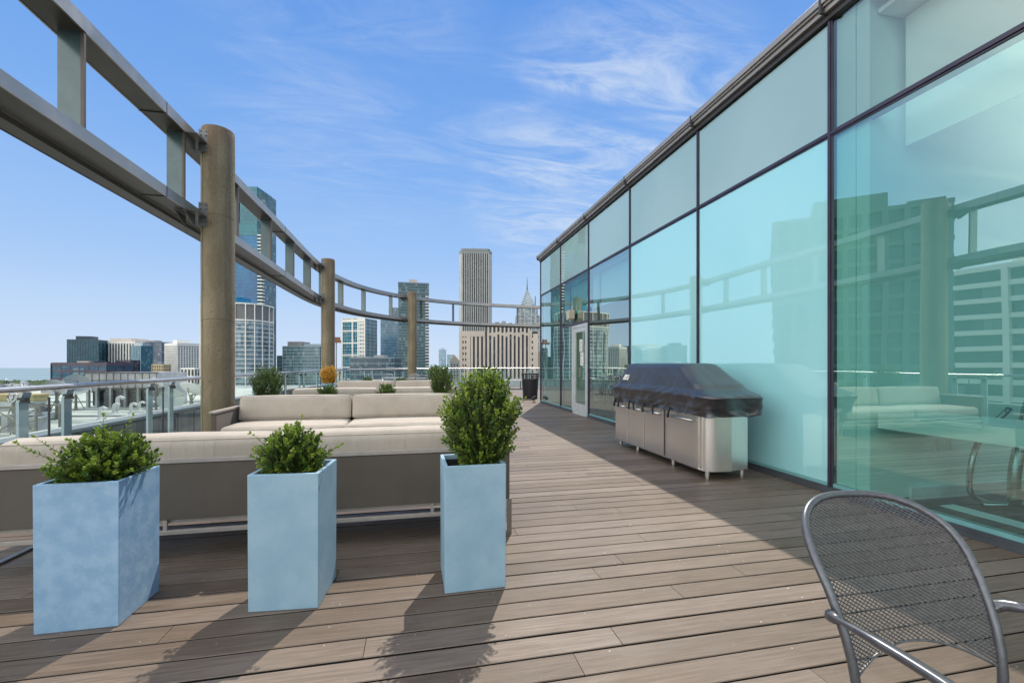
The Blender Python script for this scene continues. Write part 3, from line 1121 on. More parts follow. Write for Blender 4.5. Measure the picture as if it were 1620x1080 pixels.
boxpart('ceiling', M['room_white'], pav, 0.14, GRID[0] + 0.13, 4.40, 1.59, 3.21, 4.44)
for i in (6, 7, 8):
    boxpart('pale_backdrop', M['backing_pale'], pav, 0.30, GRID[i] + 0.05, 2.62, 0.31, min(GRID[i + 1] - 0.05, Y_END - 0.3), 3.40)  # pale sheets added behind the far panes to stand in for reflected sky
for i in (0, 1, 2, 3):
    boxpart('pale_backdrop', M['backing_pale'], pav, 0.40, GRID[i] + 0.02, 3.22, 0.41, min(GRID[i + 1] - 0.02, 3.17), 4.38)
boxpart('ceiling', M['room_white'], pav, 0.14, 7.71, 3.42, 5.5, Y_END - 0.13, 3.46)
boxpart('floor', M['room_floor'], pav, 0.12, GRID[0] + 0.13, -0.02, 8.9, 3.21, 0.012)
boxpart('floor', M['room_floor'], pav, 0.12, 7.71, -0.02, 5.5, Y_END - 0.13, 0.012)
boxpart('floor_strip', M['backing_pale'], pav, 0.55, GRID[0] + 0.2, 0.013, 0.70, 3.0, 0.02)
for yy in (0.66,):
    boxpart('wall_outlet', M['room_white'], pav, 0.80, 3.20, 0.44, 0.825, 3.218, 0.56)
    boxpart('wall_outlet', M['room_white'], pav, 0.95, 3.20, 0.45, 0.98, 3.218, 0.55)
# door
dr = boxpart('door', M['door_frame'], pav, 0.012, 9.93, 0.02, 0.052, 10.02, 2.16)
f = MB()
f.box(0.012, 10.70, 0.02, 0.052, 10.79, 2.16)
f.box(0.012, 10.02, 0.02, 0.052, 10.70, 0.27)
f.box(0.012, 10.02, 2.05, 0.052, 10.70, 2.16)
f.build('door_rails', M['door_frame'], dr)
f = MB()
f.box(0.0, 9.84, 0.0, 0.06, 9.925, 2.235)
f.box(0.0, 10.795, 0.0, 0.06, 10.93, 2.235)
f.box(0.0, 9.925, 2.165, 0.06, 10.795, 2.235)
f.box(-0.02, 9.925, 0.0, 0.06, 10.795, 0.018)
f.build('door_frame', M['door_frame'], pav)
f = MB()
f.add([(0.03, 10.02, 0.27), (0.03, 10.70, 0.27), (0.03, 10.70, 2.05), (0.03, 10.02, 2.05)], [(0, 1, 2, 3)])
f.build('door_glass', M['pane'], dr)
f = MB()
f.tube([(-0.0, 10.66, 0.95), (-0.05, 10.66, 0.95), (-0.05, 10.66, 1.15), (-0.0, 10.66, 1.15)], 0.01, 8)
f.build('door_handle', M['rail_steel'], dr)
for (ya, za, zb) in ((10.22, 1.56, 1.86), (10.16, 1.22, 1.54)):
    pa = boxpart('paper_notice', M['tag_white'], dr, 0.022, ya, za, 0.026, ya + 0.2, zb)
    f = MB()
    k = zb - 0.05
    while k > za + 0.04:
        f.box(0.0195, ya + 0.05 + random.uniform(0, 0.03), k - 0.016, 0.0215, ya + 0.15 - random.uniform(0, 0.03), k)
        k -= random.choice((0.045, 0.075))
    f.build('notice_print', M['ink'], pa)

# emergency lamp above the door
lp = thing('wall_lamp', 'beige box lamp fixed on the glass above the white door', 'lamp', (WALL_X - 0.02, 10.78, 2.42))
one(lambda m: m.prism([(-0.17, -0.15), (0.0, -0.15), (0.0, 0.15), (-0.13, 0.15)], -0.02, 0.20), 'housing', M['lamp_box'], lp, bevel=0.015)
one(lambda m: m.tube([(-0.02, 0.0, 0.19), (-0.02, 0.0, 0.34)], 0.014, 8), 'conduit', M['lamp_box'], lp)
one(lambda m: m.box(-0.15, -0.1, -0.035, -0.02, 0.1, -0.021), 'lens', M['door_frame'], lp)

# ================================================================ sofas
def make_sofa(label, loc, rz, group, cushions=2):
    """back plane at local y = 0, seat towards +y, width 3.26"""
    W = 1.63
    t = thing('outdoor_sofa', label, 'sofa', loc, rz, group)
    # woven back panel, slightly bowed inwards at the foot
    one(lambda m: m.box(-W + 0.02, 0.0, 0.262, W - 0.02, 0.022, 0.618), 'back_panel', M['sling'], t, bevel=0.004)
    for sx in (-1, 1):
        a, b = sorted((sx * (W - 0.075), sx * (W - 0.012)))
        one(lambda m: m.box(a, 0.024, 0.25, b, 0.84, 0.62), 'arm_panel', M['sling'], t, bevel=0.008)
        a2, b2 = sorted((sx * (W - 0.085), sx * W))
        one(lambda m: m.box(a2, 0.0, 0.6205, b2, 0.86, 0.648), 'arm_cap', M['sofa_frame'], t, bevel=0.004)
        xx = sx * (W - 0.02)
        f = MB()
        w_, th = 0.035, 0.014
        for (p, q) in (((xx, 0.008, 0.0), (xx, 0.008, 0.26)), ((xx, 0.83, 0.0), (xx, 0.83, 0.25))):
            f.bar(p, q, w_, th, up=(0, 1, 0))
        f.bar((xx, 0.016, 0.008), (xx, 0.822, 0.008), w_, th)
        f.build('sled_leg', M['sofa_leg'], t)
    f = MB()
    f.box(-W + 0.086, -0.008, 0.621, W - 0.086, 0.055, 0.652)
    f.build('top_rail', M['sofa_frame'], t, bevel=0.004)
    f = MB()
    f.box(-W + 0.04, -0.006, 0.168, W - 0.04, 0.022, 0.196)
    f.box(-W + 0.04, 0.80, 0.168, W - 0.04, 0.828, 0.196)
    f.build('bottom_rail', M['sofa_frame'], t, bevel=0.003)
    for xx in (-0.95, -0.02, 0.22, 0.30, 1.05, -0.62):
        boxpart('rail_spacer', M['sofa_frame'], t, xx - 0.011, 0.002, 0.197, xx + 0.011, 0.018, 0.261)
    one(lambda m: m.box(-W + 0.08, 0.024, 0.235, W - 0.08, 0.83, 0.262), 'seat_base', M['sofa_frame'], t)
    cw = (2 * W - 0.2) / cushions
    for k in range(cushions):
        cx = -W + 0.1 + cw * (k + 0.5)
        one(lambda m: m.soft(cx, 0.47, 0.352, cw - 0.012, 0.74, 0.165, 0.05, 0.022, 10, nx=22), 'seat_cushion', M['cushion'], t, smooth=True)
        tilt = Matrix.Translation((cx, 0.085, 0.43)) @ Matrix.Rotation(R(9), 4, 'X')
        bc = one(lambda m: m.soft(0, 0.055, 0.175, cw - 0.012, 0.17, 0.345, 0.048, 0.016, 10, mat=tilt, nx=22), 'back_cushion', M['cushion'], t, smooth=True)
        f = MB()
        hw_, c_ = (cw - 0.012) / 2, 0.03
        for yy_ in (-0.012, 0.122):
            lp_ = []
            for (ax, az, a0) in ((hw_ - c_, 0.345 - c_, 0), (-hw_ + c_, 0.345 - c_, 90), (-hw_ + c_, c_, 180), (hw_ - c_, c_, 270)):
                for q_ in range(5):
                    an = R(a0 + 22.5 * q_)
                    lp_.append(tilt @ Vector((ax + (c_ - 0.008) * math.cos(an), yy_, 0.0025 + az + (c_ - 0.008) * math.sin(an))))
            f.tube(lp_, 0.0045, 6, closed=True)
        f.build('piping', M['cushion'], bc, smooth=True)
    return t


gs = 'long beige outdoor sofas facing one another in pairs'
s1 = make_sofa('beige cushioned sofa seen from its brown woven back behind three blue planters', (-0.95, 3.20, 0), 0, gs)
copy_thing(s1, (-0.97, 7.16, 0), math.pi, 'beige sofa facing the camera in front of the big concrete column', gs)
copy_thing(s1, (-0.79, 8.98, 0), 0, 'beige sofa with its back to the camera behind the second planter row', gs)
copy_thing(s1, (-0.62, 12.9, 0), math.pi, 'farthest beige sofa facing the camera, near the orange shrub', gs)


# ================================================================ planters and shrubs
def make_planter(label, loc, rz, mat, group, s=0.172, h=0.692):
    t = thing('square_planter', label, 'planter', loc, rz, group)
    f = MB()
    w = 0.021
    o, i_ = s, s - w
    ob = s * 0.985
    vs = [(-ob, -ob, 0.0), (ob, -ob, 0.0), (ob, ob, 0.0), (-ob, ob, 0.0),
          (-o, -o, h), (o, -o, h), (o, o, h), (-o, o, h),
          (-i_, -i_, h), (i_, -i_, h), (i_, i_, h), (-i_, i_, h),
          (-i_, -i_, h - 0.03), (i_, -i_, h - 0.03), (i_, i_, h - 0.03), (-i_, i_, h - 0.03)]
    fs = [(3, 2, 1, 0)]
    for k in range(4):
        l = (k + 1) % 4
        fs += [(k, l, 4 + l, 4 + k), (4 + k, 4 + l, 8 + l, 8 + k), (8 + k, 8 + l, 12 + l, 12 + k)]
    f.add(vs, fs)
    f.build('shell', mat, t, bevel=0.0035)
    f = MB()
    q = i_ - 0.0005
    vs = [(-q, -q, h - 0.028), (q, -q, h - 0.028), (q, q, h - 0.028), (-q, q, h - 0.028), (-q, -q, h - 0.16), (q, -q, h - 0.16), (q, q, h - 0.16), (-q, q, h - 0.16)]
    f.add(vs, [(0, 4, 5, 1), (1, 5, 6, 2), (2, 6, 7, 3), (3, 7, 4, 0)])
    f.build('liner', M['liner'], t)
    f = MB()
    n = 10
    vs, fs = [], []
    for a in range(n + 1):
        for b in range(n + 1):
            xx, yy = -q + 2 * q * a / n, -q + 2 * q * b / n
            vs.append((xx, yy, h - 0.075 + 0.012 * noise.noise(Vector((xx * 30, yy * 30, loc[0])))))
    for a in range(n):
        for b in range(n):
            i0 = a * (n + 1) + b
            fs.append((i0, i0 + n + 1, i0 + n + 2, i0 + 1))
    f.add(vs, fs)
    f.build('soil', M['soil'], t)
    return t


def make_shrub(label, loc, rx, h, seed, mat, leaf=0.02, twigs=180, per=12, extra=(), group=None, shape=1.0, lift=0.02, name='boxwood_shrub', lumps=None):
    """stems fan out of one foot; leaves sit in pairs along many short twigs"""
    rg = random.Random(seed)
    t = thing(name, label, 'shrub', loc, rg.uniform(0, 0.01), group)
    lv, lf, tips = [], [], []
    st = MB()
    lumps = lumps or []

    def leaf_at(p, d, up, size, tipv):
        side = d.cross(up)
        if side.length < 1e-4:
            side = d.orthogonal()
        side.normalize()
        side.rotate(Matrix.Rotation(rg.uniform(-1.3, 1.3), 3, d))
        n = side.cross(d).normalized()
        w = size * 0.30
        o = len(lv)
        lv.extend([tuple(p), tuple(p + d * size * 0.45 + side * w + n * size * 0.05), tuple(p + d * size), tuple(p + d * size * 0.45 - side * w + n * size * 0.05), tuple(p + d * size * 0.5)])
        lf.extend([(o, o + 1, o + 4), (o + 1, o + 2, o + 4), (o + 2, o + 3, o + 4), (o + 3, o, o + 4)])
        tips.extend([tipv] * 12)

    def twig(base, tip, n, lastv):
        v = tip - base
        L_ = v.length
        d0 = v.normalized()
        bend = Vector((rg.uniform(-1, 1), rg.uniform(-1, 1), rg.uniform(0, 1))) * L_ * 0.12
        pts = []
        for k in range(n + 1):
            u = k / n
            pts.append(base + v * u + bend * (4 * u * (1 - u)) * 0.5)
        st.tube([pts[0], pts[n // 2], pts[-1]], [0.0022, 0.0016, 0.0008], 4, cap=False)
        ang = rg.uniform(0, 3.14)
        for k in range(1, n + 1):
            d = (pts[k] - pts[k - 1]).normalized()
            o1 = d.orthogonal().normalized()
            o2 = d.cross(o1)
            ang += 1.57 + rg.uniform(-0.4, 0.4)
            u = k / n
            for sgn in (0, math.pi):
                a = ang + sgn + rg.uniform(-0.3, 0.3)
                r = o1 * math.cos(a) + o2 * math.sin(a)
                ld = (r * rg.uniform(0.7, 1.1) + d * rg.uniform(0.5, 1.1) + Vector((0, 0, 0.15))).normalized()
                leaf_at(pts[k], ld, d, leaf * rg.uniform(0.7, 1.15) * (1 - 0.25 * u * u), u * lastv)
        for _ in range(3):
            ld = (d + Vector((rg.uniform(-.5, .5), rg.uniform(-.5, .5), rg.uniform(0, .6)))).normalized()
            leaf_at(pts[-1], ld, Vector((rg.random(), rg.random(), 0.3)), leaf * 0.75, lastv)
    foot = Vector((0, 0, -0.03))
    shell = []
    for i in range(twigs):
        u = rg.uniform(-0.12, 1.0)
        a = rg.uniform(0, 2 * math.pi)
        zc_ = u
        uu = max(0.0, u)
        if shape > 1.2:
            rr = 0.62 + 0.38 * math.sin(math.pi * min(1.0, uu * 0.85)) ** 0.8
            if uu > 0.66:
                rr *= 1 - 0.50 * ((uu - 0.66) / 0.34) ** 1.6
        else:
            rr = math.sqrt(max(0.02, 1 - abs(u) ** (2.2 * shape)))
        dep = 1 - 0.55 * rg.random() ** 1.6
        lump = 1 + 0.16 * noise.noise(Vector((math.cos(a) * 1.7 + seed, math.sin(a) * 1.7, u * 2.2))) * 1.6
        tip = Vector((math.cos(a) * rr * rx * dep * lump, math.sin(a) * rr * rx * dep * lump, lift + max(0.0, zc_) * h * (0.75 + 0.25 * dep) * (0.9 + 0.2 * rg.random()) + 0.02))
        if tip.z < 0.11:
            k_ = min(1.0, 0.125 / max(abs(tip.x), abs(tip.y), 1e-4))
            tip.x *= k_
            tip.y *= k_
        shell.append(tip)
    for (lx, ly, lz, lr, cnt) in lumps:
        for _ in range(cnt):
            v = Vector((rg.gauss(0, 1), rg.gauss(0, 1), rg.gauss(0, 1))).normalized() * lr * rg.uniform(0.5, 1)
            shell.append(Vector((lx, ly, lz)) + v)
    for tip in shell:
        inner = Vector((tip.x * 0.62, tip.y * 0.62, tip.z * 0.68 - 0.01))
        ln = (tip - inner).length
        want = min(0.16, 0.36 * max(rx, h)) * rg.uniform(0.7, 1.2)
        base = tip - (tip - inner).normalized() * want if ln > 1e-5 else inner
        base.z = max(base.z, 0.0)
        twig(base, tip, per, rg.choice((0.3, 0.6, 0.8, 1.0, 1.0)))
    for (ex, ey, ez, n) in extra:
        e = Vector((ex, ey, ez))
        twig(e * 0.35 + Vector((0, 0, 0.02)), e, n, 1.0)
    # main stems
    for i in range(14):
        tip = shell[rg.randrange(len(shell))] * 0.7
        st.tube([foot + Vector((rg.uniform(-.015, .015), rg.uniform(-.015, .015), 0)), tip * 0.45 + Vector((0, 0, 0.01)), tip], [0.006, 0.004, 0.002], 5, cap=False)
    me = bpy.data.meshes.new('foliage')
    me.from_pydata(lv, [], lf)
    me.update()
    me.materials.append(mat)
    at = me.attributes.new('tip', 'FLOAT', 'CORNER')
    at.data.foreach_set('value', tips)
    o = bpy.data.objects.new('foliage', me)
    COL.objects.link(o)
    o.parent = t
    st.build('stem', M['stem'], t)
    return t


gp = 'square blue planters'
gb = 'boxwood shrubs in the planters'
front = [(-1.568, 2.628, 0.0, M['planter'], 'mottled sky blue square planter, leftmost of the front three'),
         (-0.655, 2.612, R(-5), M['planter2'], 'pale blue square planter in the middle of the front three'),
         (0.310, 2.606, R(1.0), M['planter2'], 'blue square planter holding the tallest bushy shrub, right end of front row')]
for x, y, r, m_, lab in front:
    make_planter(lab, (x, y, 0), r, m_, gp)
make_shrub('spreading boxwood with one long shoot in the leftmost front planter', (-1.555, 2.62, 0.62), 0.225, 0.25, 11, M['leaf'], 0.026, 460, 9, extra=((-0.33, -0.05, 0.25, 13), (-0.29, 0.0, 0.27, 12), (0.0, 0.0, 0.37, 11), (0.10, 0.05, 0.36, 11)), group=gb)
make_shrub('compact round boxwood in the middle front planter', (-0.67, 2.60, 0.62), 0.195, 0.26, 22, M['leaf'], 0.026, 380, 9, extra=((0.26, -0.04, 0.19, 12), (-0.2, 0, 0.26, 10), (0.05, 0, 0.34, 10)), group=gb)
make_shrub('tall bushy light green boxwood in the right front planter', (0.37, 2.62, 0.62), 0.228, 0.53, 33, M['leaf'], 0.026, 950, 9, extra=((0.27, 0, 0.42, 12), (-0.25, 0, 0.36, 12), (0.02, 0, 0.60, 12), (0.05, 0.03, 0.57, 12), (0.24, 0.0, 0.33, 12)), group=gb, shape=1.3, lumps=((0.03, 0.0, 0.52, 0.09, 60), (0.13, 0, 0.38, 0.11, 70), (-0.12, 0, 0.34, 0.10, 60)))
row2 = [(-2.406, 'full dark green boxwood with a pointed top left behind the second sofa', 0.26, 0.60, M['leaf_dark'], 520, 'blue planter behind the second sofa, under the big dark shrub at left'),
        (-1.475, 'small dark boxwood mound below the orange shrub', 0.165, 0.27, M['leaf_dark'], 220, 'blue planter behind the second sofa, second from the left'),
        (-0.534, 'small round boxwood between the seat joints of the second sofa', 0.165, 0.28, M['leaf_dark'], 220, 'blue planter behind the second sofa, third from the left'),
        (0.413, 'dense upright boxwood at the right end of the second planter row', 0.225, 0.60, M['leaf_dark'], 560, 'blue planter behind the second sofa, at its right end')]
for i, (x, lab, rx, h, mt, tw, pl) in enumerate(row2):
    make_planter(pl, (x, 7.9, 0), 0, M['planter2'], gp)
    make_shrub(lab, (x, 7.9, 0.60), rx, h, 40 + i, mt, 0.028, tw, 7, group=gb, shape=1.4)
row3 = [(-2.596, 'bright orange golden shrub standing before the middle column', 0.25, 0.60, M['leaf_gold'], 360, 'pale blue planter under the orange shrub', 'golden_shrub'),
        (-1.5, 'tiny dark boxwood beyond the farthest sofa, left one', 0.17, 0.20, M['leaf_dark'], 120, 'far planter behind the last sofa, second from the orange shrub', 'boxwood_shrub'),
        (-0.498, 'tiny dark boxwood beyond the farthest sofa, near the far tables', 0.17, 0.20, M['leaf_dark'], 120, 'far planter behind the last sofa, near the far tables', 'boxwood_shrub'),
        (0.50, 'distant upright boxwood peeping out behind the dense upright one', 0.24, 0.60, M['leaf_dark'], 320, 'far planter at the right end of the third row', 'boxwood_shrub')]
for i, (x, lab, rx, h, mt, tw, pl, nm) in enumerate(row3):
    make_planter(pl, (x, 14.0, 0), 0, M['planter2'], gp)
    make_shrub(lab, (x, 14.0, 0.60), rx, h, 60 + i, mt, 0.038, tw, 6, group=gb, shape=1.4, name=nm)

# ================================================================ grill with cover
GX0, GX1, GY0, GY1 = 3.02, 3.56, 4.28, 6.42
gr = thing('barbecue_grill', 'long stainless steel barbecue cabinet on short legs under a black cover', 'grill', (0, 0, 0))
one(lambda m: m.box(GX0 + 0.012, GY0 + 0.04, 0.10, GX1 - 0.02, GY1 - 0.02, 0.84), 'cabinet', M['steel_dark'], gr)
edges = [(4.36, 4.95), (5.04, 5.50), (5.515, 5.985), (6.0, 6.40)]
for a, b in edges:
    d = one(lambda m: m.box(GX0 - 0.012, a, 0.105, GX0 + 0.010, b, 0.82), 'cabinet_door', M['steel'], gr, bevel=0.004)
    f = MB()
    f.tube([(GX0 - 0.045, a + 0.03, 0.628), (GX0 - 0.045, b - 0.03, 0.628)], 0.012, 10)
    for yy in (a + 0.05, b - 0.05):
        f.tube([(GX0 - 0.045, yy, 0.628), (GX0 - 0.008, yy, 0.628)], 0.007, 8)
    f.build('door_handle', M['rail_steel'], d, smooth=True)
f = MB()
f.box(GX0 - 0.016, 4.955, 0.10, GX0 + 0.009, 4.975, 0.84)
f.box(GX0 - 0.016, 5.015, 0.10, GX0 + 0.009, 5.035, 0.84)
f.box(GX0 - 0.016, 4.325, 0.10, GX0 + 0.009, 4.355, 0.84)
f.box(GX0 - 0.010, 4.28, 0.0955, GX0 + 0.009, 6.42, 0.104)
f.build('trim_post', M['steel'], gr)
# rounded end panel
pts = [(GX0 + 0.0, 4.323)]
for k in range(13):
    a = math.pi / 2 * k / 12
    pts.append((GX0 + 0.17 - 0.17 * math.cos(a), 4.31 - 0.11 * math.sin(a)))
pts += [(GX0 + 0.30, 4.19), (GX0 + 0.302, 4.315)]
one(lambda m: m.prism(pts, 0.09, 0.83), 'curved_end_panel', M['steel'], gr, autos=True)
one(lambda m: m.prism([(GX0 + 0.306, 4.20), (GX1, 4.235), (GX1, 4.315), (GX0 + 0.306, 4.315)], 0.09, 0.83), 'end_panel', M['steel'], gr, bevel=0.004)
for (x, y) in ((GX0 + 0.06, 4.27), (GX0 + 0.06, 4.92), (GX0 + 0.06, 5.82), (GX1 - 0.05, 4.27), (GX1 - 0.05, 4.92), (GX1 - 0.05, 5.82), (GX0 + 0.06, 6.36), (GX1 - 0.05, 6.36)):
    one(lambda m: m.lathe([(0.019, 0.0), (0.021, 0.008), (0.021, 0.03), (0.024, 0.032), (0.024, 0.095)], 14, Matrix.Translation((x, y, 0))), 'leg', M['steel'], gr, autos=True)

# cover as a top-level thing draped over it
ccx, ccy = 3.30, 5.235


def cover_pt(th, lv):
    """th around the perimeter, lv 0 hem .. 1 crown"""
    keys = [  # lv, half x, half y, shift y, z, squareness
        (0.00, 0.345, 1.175, 0.02, 0.69, 7),
        (0.14, 0.375, 1.205, 0.02, 0.78, 7),
        (0.30, 0.365, 1.215, 0.02, 0.90, 8),
        (0.36, 0.350, 1.190, 0.02, 0.935, 8),
        (0.46, 0.325, 1.05, 0.03, 0.975, 6),
        (0.60, 0.295, 0.88, 0.10, 1.10, 5),
        (0.74, 0.262, 0.76, 0.155, 1.215, 5),
        (0.80, 0.235, 0.715, 0.165, 1.25, 5),
        (0.86, 0.19, 0.66, 0.17, 1.262, 5),
        (1.00, 0.0, 0.0, 0.17, 1.268, 4)]
    for i in range(len(keys) - 1):
        if lv <= keys[i + 1][0] + 1e-9:
            break
    a, b = keys[i], keys[i + 1]
    u = (lv - a[0]) / (b[0] - a[0])
    hx, hy, sy, z, n = [a[k] + (b[k] - a[k]) * u for k in range(1, 6)]
    rad = min(hx, hy, 0.11) * 0.98
    lx, ly = 0.36 - 0.11, 1.22 - 0.11
    # perimeter position measured on a fixed rounded rectangle, so folds line up from hem to crown
    arc = math.pi / 2 * 0.11
    tot = 4 * arc + 4 * lx + 4 * ly
    d0 = (th / (2 * math.pi)) * tot
    segs = (('l', 2 * ly, (1, -1), (0, 1)), ('a', arc, (1, 1), 0.0), ('l', 2 * lx, (1, 1), (-1, 0)), ('a', arc, (-1, 1), math.pi / 2),
            ('l', 2 * ly, (-1, 1), (0, -1)), ('a', arc, (-1, -1), math.pi), ('l', 2 * lx, (-1, -1), (1, 0)), ('a', arc, (1, -1), 1.5 * math.pi))
    ix, iy = max(0.0, hx - rad), max(0.0, hy - rad)
    for kind, ln, cor, di in segs:
        if d0 <= ln + 1e-9:
            break
        d0 -= ln
    u = min(1.0, d0 / ln)
    if kind == 'l':
        nx_, ny_ = (cor[0], 0) if di[0] == 0 else (0, cor[1])
        ex = cor[0] * ix + di[0] * 2 * ix * u + nx_ * rad
        ey = cor[1] * iy + di[1] * 2 * iy * u + ny_ * rad
    else:
        a_ = di + u * math.pi / 2
        nx_, ny_ = math.cos(a_), math.sin(a_)
        ex, ey = cor[0] * ix + nx_ * rad, cor[1] * iy + ny_ * rad
    x, y = ccx + ex, ccy + ey + sy
    ry = max(-1.0, min(1.0, ey / max(hy, 1e-3)))
    X, Y = (ex / max(hx, 1e-3)) * 0.36, ry * 1.22
    fall = max(0.0, 1 - lv / 0.72)
    # drape folds: long soft ones fanning from the hood corners plus finer creases in the skirt
    f1 = noise.noise(Vector((X * 4.0, Y * 2.6 + lv * 1.6, 3.0)))
    f2 = noise.noise(Vector((X * 9.0, Y * 7.0 - lv * 4.0, 8.0)))
    f3 = abs(noise.noise(Vector((X * 6.0 + lv * 3, Y * 4.2 + lv * 6.0, 1.0))))
    corner = max(0.0, 1 - abs(Y + 1.0) / 0.55)
    d = fall * (0.030 * f1 + 0.014 * f2 - 0.030 * f3) + corner * fall * 0.030 * math.sin(X * 16 + Y * 14 + lv * 9)
    d += 0.006 * noise.noise(Vector((X * 5, Y * 3, lv * 6)))
    skirt = max(0.0, 1 - lv / 0.34)
    d += skirt * 0.020 * math.sin(Y * 19 + X * 17 + 3 * f1 + lv * 7) * (0.5 + f2)
    d = min(d, 0.016) if lv < 0.36 else d
    x += nx_ * d
    y += ny_ * d
    z += 0.010 * f2 * (1 - lv) + (0.030 * noise.noise(Vector((X * 3, Y * 2.2, 5))) + 0.010 * f2) * max(0, 1 - lv * 4)
    if 0.0 < lv < 0.30:
        q_ = math.sin(math.pi * lv / 0.30)
        x -= nx_ * 0.030 * q_
        y -= ny_ * 0.030 * q_
    if 0.3 < lv < 0.5:
        z -= 0.02 * abs(ry) ** 3
    return Vector((x, y, z))


NT, NL = 260, 64
f = MB()
vs, fs = [], []
lvs = [0.97 * (k / (NL - 1)) for k in range(NL)]
for l in lvs:
    for k in range(NT):
        vs.append(cover_pt(2 * math.pi * k / NT, l))
for i in range(NL - 1):
    for k in range(NT):
        l = (k + 1) % NT
        fs.append((i * NT + k, i * NT + l, (i + 1) * NT + l, (i + 1) * NT + k))
fs.append(tuple((NL - 1) * NT + k for k in range(NT)))
f.add(vs, fs)
cv = thing('grill_cover', 'black creased vinyl cover draped over the barbecue with a small white label', 'cover', (0, 0, 0))
f.build('cover_sheet', M['cover'], cv, smooth=True)
# tag: follows the front slope just above the sheet
bi, bd = 0, 9
for i, p in enumerate(vs):
    if p.x < ccx - 0.1:
        d_ = (p.y - 6.0) ** 2 + (p.z - 1.055) ** 2
        if d_ < bd:
            bi, bd = i, d_
TH0, LV0 = 2 * math.pi * (bi % NT) / NT, lvs[bi // NT]


def tp(u, v, e=0.006):
    """label coordinates 0..1 across and up, lifted e metres off the cover"""
    th, lv = TH0 + (u - 0.5) * 0.21, LV0 + (v - 0.5) * 0.085
    p = cover_pt(th, lv)
    n_ = (cover_pt(th + 0.03, lv) - p).cross(cover_pt(th, lv + 0.02) - p).normalized()
    if n_.x > 0:
        n_ = -n_
    return p + n_ * e


f = MB()
gu, gv_ = 8, 4
f.add([tp(a / gu, b / gv_) for b in range(gv_ + 1) for a in range(gu + 1)], [(b * (gu + 1) + a, b * (gu + 1) + a + 1, (b + 1) * (gu + 1) + a + 1, (b + 1) * (gu + 1) + a) for b in range(gv_) for a in range(gu)])
tg = f.build('label_patch', M['tag_white'], cv)
tg.modifiers.new('thick', 'SOLIDIFY').thickness = 0.002
f = MB()
for (u0, v0, u1, v1, w) in ((0.60, 0.25, 0.78, 0.8, 0.12), (0.12, 0.35, 0.2, 0.35, 0.06), (0.12, 0.6, 0.45, 0.62, 0.05), (0.28, 0.3, 0.45, 0.34, 0.05)):
    f.add([tp(u0, v0, 0.0095), tp(u0 + w, v0, 0.0095), tp(u1 + w, v1 + 0.08, 0.0095), tp(u1, v1 + 0.08, 0.0095)], [(0, 1, 2, 3)])
f.build('label_print', M['ink'], tg)
# straps hanging at the hem
for yy in (6.28, 6.15, 5.83, 5.70, 5.42, 5.18, 4.80):
    f = MB()
    x0 = ccx - 0.345
    zz = 0.70
    b = random.uniform(-0.03, 0.03)
    f.tube([(x0, yy, zz + 0.04), (x0 - 0.012, yy + b * 0.4, zz - 0.02), (x0 - 0.014, yy + b, zz - 0.07), (x0 - 0.005, yy + b * 1.6, zz - 0.085)], 0.014, 6, flat=0.3)
    f.build('strap', M['strap'], cv, smooth=True)

# ================================================================ mesh armchair in front
CH = thing('mesh_armchair', 'charcoal metal armchair with expanded mesh back at the lower right', 'chair', (1.195, 0.814, 0), R(-12 + 5.7))
LEAN, CW0, CW1, CH1, CN, CURV, CLB, CH2 = 0.206, 0.185, 0.216, 0.746, 2.754, 0.035, 1.975, 0.874


def cback(s, h):
    lo = min(1.2, max(0.0, (h - 0.45) / (CH2 - 0.45)))
    return LEAN * lo ** CLB + CURV * (1 - min(1, (s / CW1) ** 2))


def half_w(h):
    """half width of the back frame at height h"""
    if h <= CH1:
        k = max(0, (h - 0.35) / (CH1 - 0.35))
        return CW0 + (CW1 - CW0) * k ** 1.3
    u = min(1.0, (h - CH1) / (CH2 - CH1))
    return CW1 * (1 - u ** CN) ** (1 / CN)


fr = []
for k in range(16):
    h = 0.0 + k * (CH1 / 15.0)
    w = half_w(max(h, 0.35)) + (0.03 * (0.35 - h) / 0.35 if h < 0.35 else 0)
    b = cback(-w, h) + (0.10 * (0.42 - h) / 0.42 if h < 0.42 else 0)
    fr.append((-w, b, max(h, 0.006)))
arch = []
for k in range(1, 40):
    t_ = math.pi * k / 40
    s = -CW1 * math.copysign(abs(math.cos(t_)) ** (2 / CN), math.cos(t_))
    h = CH1 + (CH2 - CH1) * abs(math.sin(t_)) ** (2 / CN)
    arch.append((s, cback(s, h), h))
full = fr + arch + [(-a, b, c) for a, b, c in reversed(fr)]
one(lambda m: m.tube(full, 0.0105, 14), 'back_frame', M['chair'], CH, smooth=True)


def low_h(s):
    u = min(1, abs(s) / (CW0 + 0.005))
    return 0.568 - 0.055 * u ** 2.0


# expanded mesh: two families of thin strands clipped to the outline
f = MB()
stp = 0.0094
def inside(s, h):
    if h < low_h(s) or h > CH2:
        return False
    return abs(s) < half_w(h) - 0.004


for fam, slope in ((0, -0.62), (1, 0.62)):
    c0 = 0.30
    while c0 < 1.15:
        run = []
        for k in range(0, 61):
            s = -0.24 + 0.008 * k
            h = c0 + slope * s
            if inside(s, h):
                run.append(Vector((s, cback(s, h) + (0.0008 if fam else -0.0008), h)))
            else:
                if len(run) > 1:
                    f.tube(run, 0.0012, 4, cap=False, flat=1.4)
                run = []
        if len(run) > 1:
            f.tube(run, 0.0012, 4, cap=False, flat=1.4)
        c0 += stp
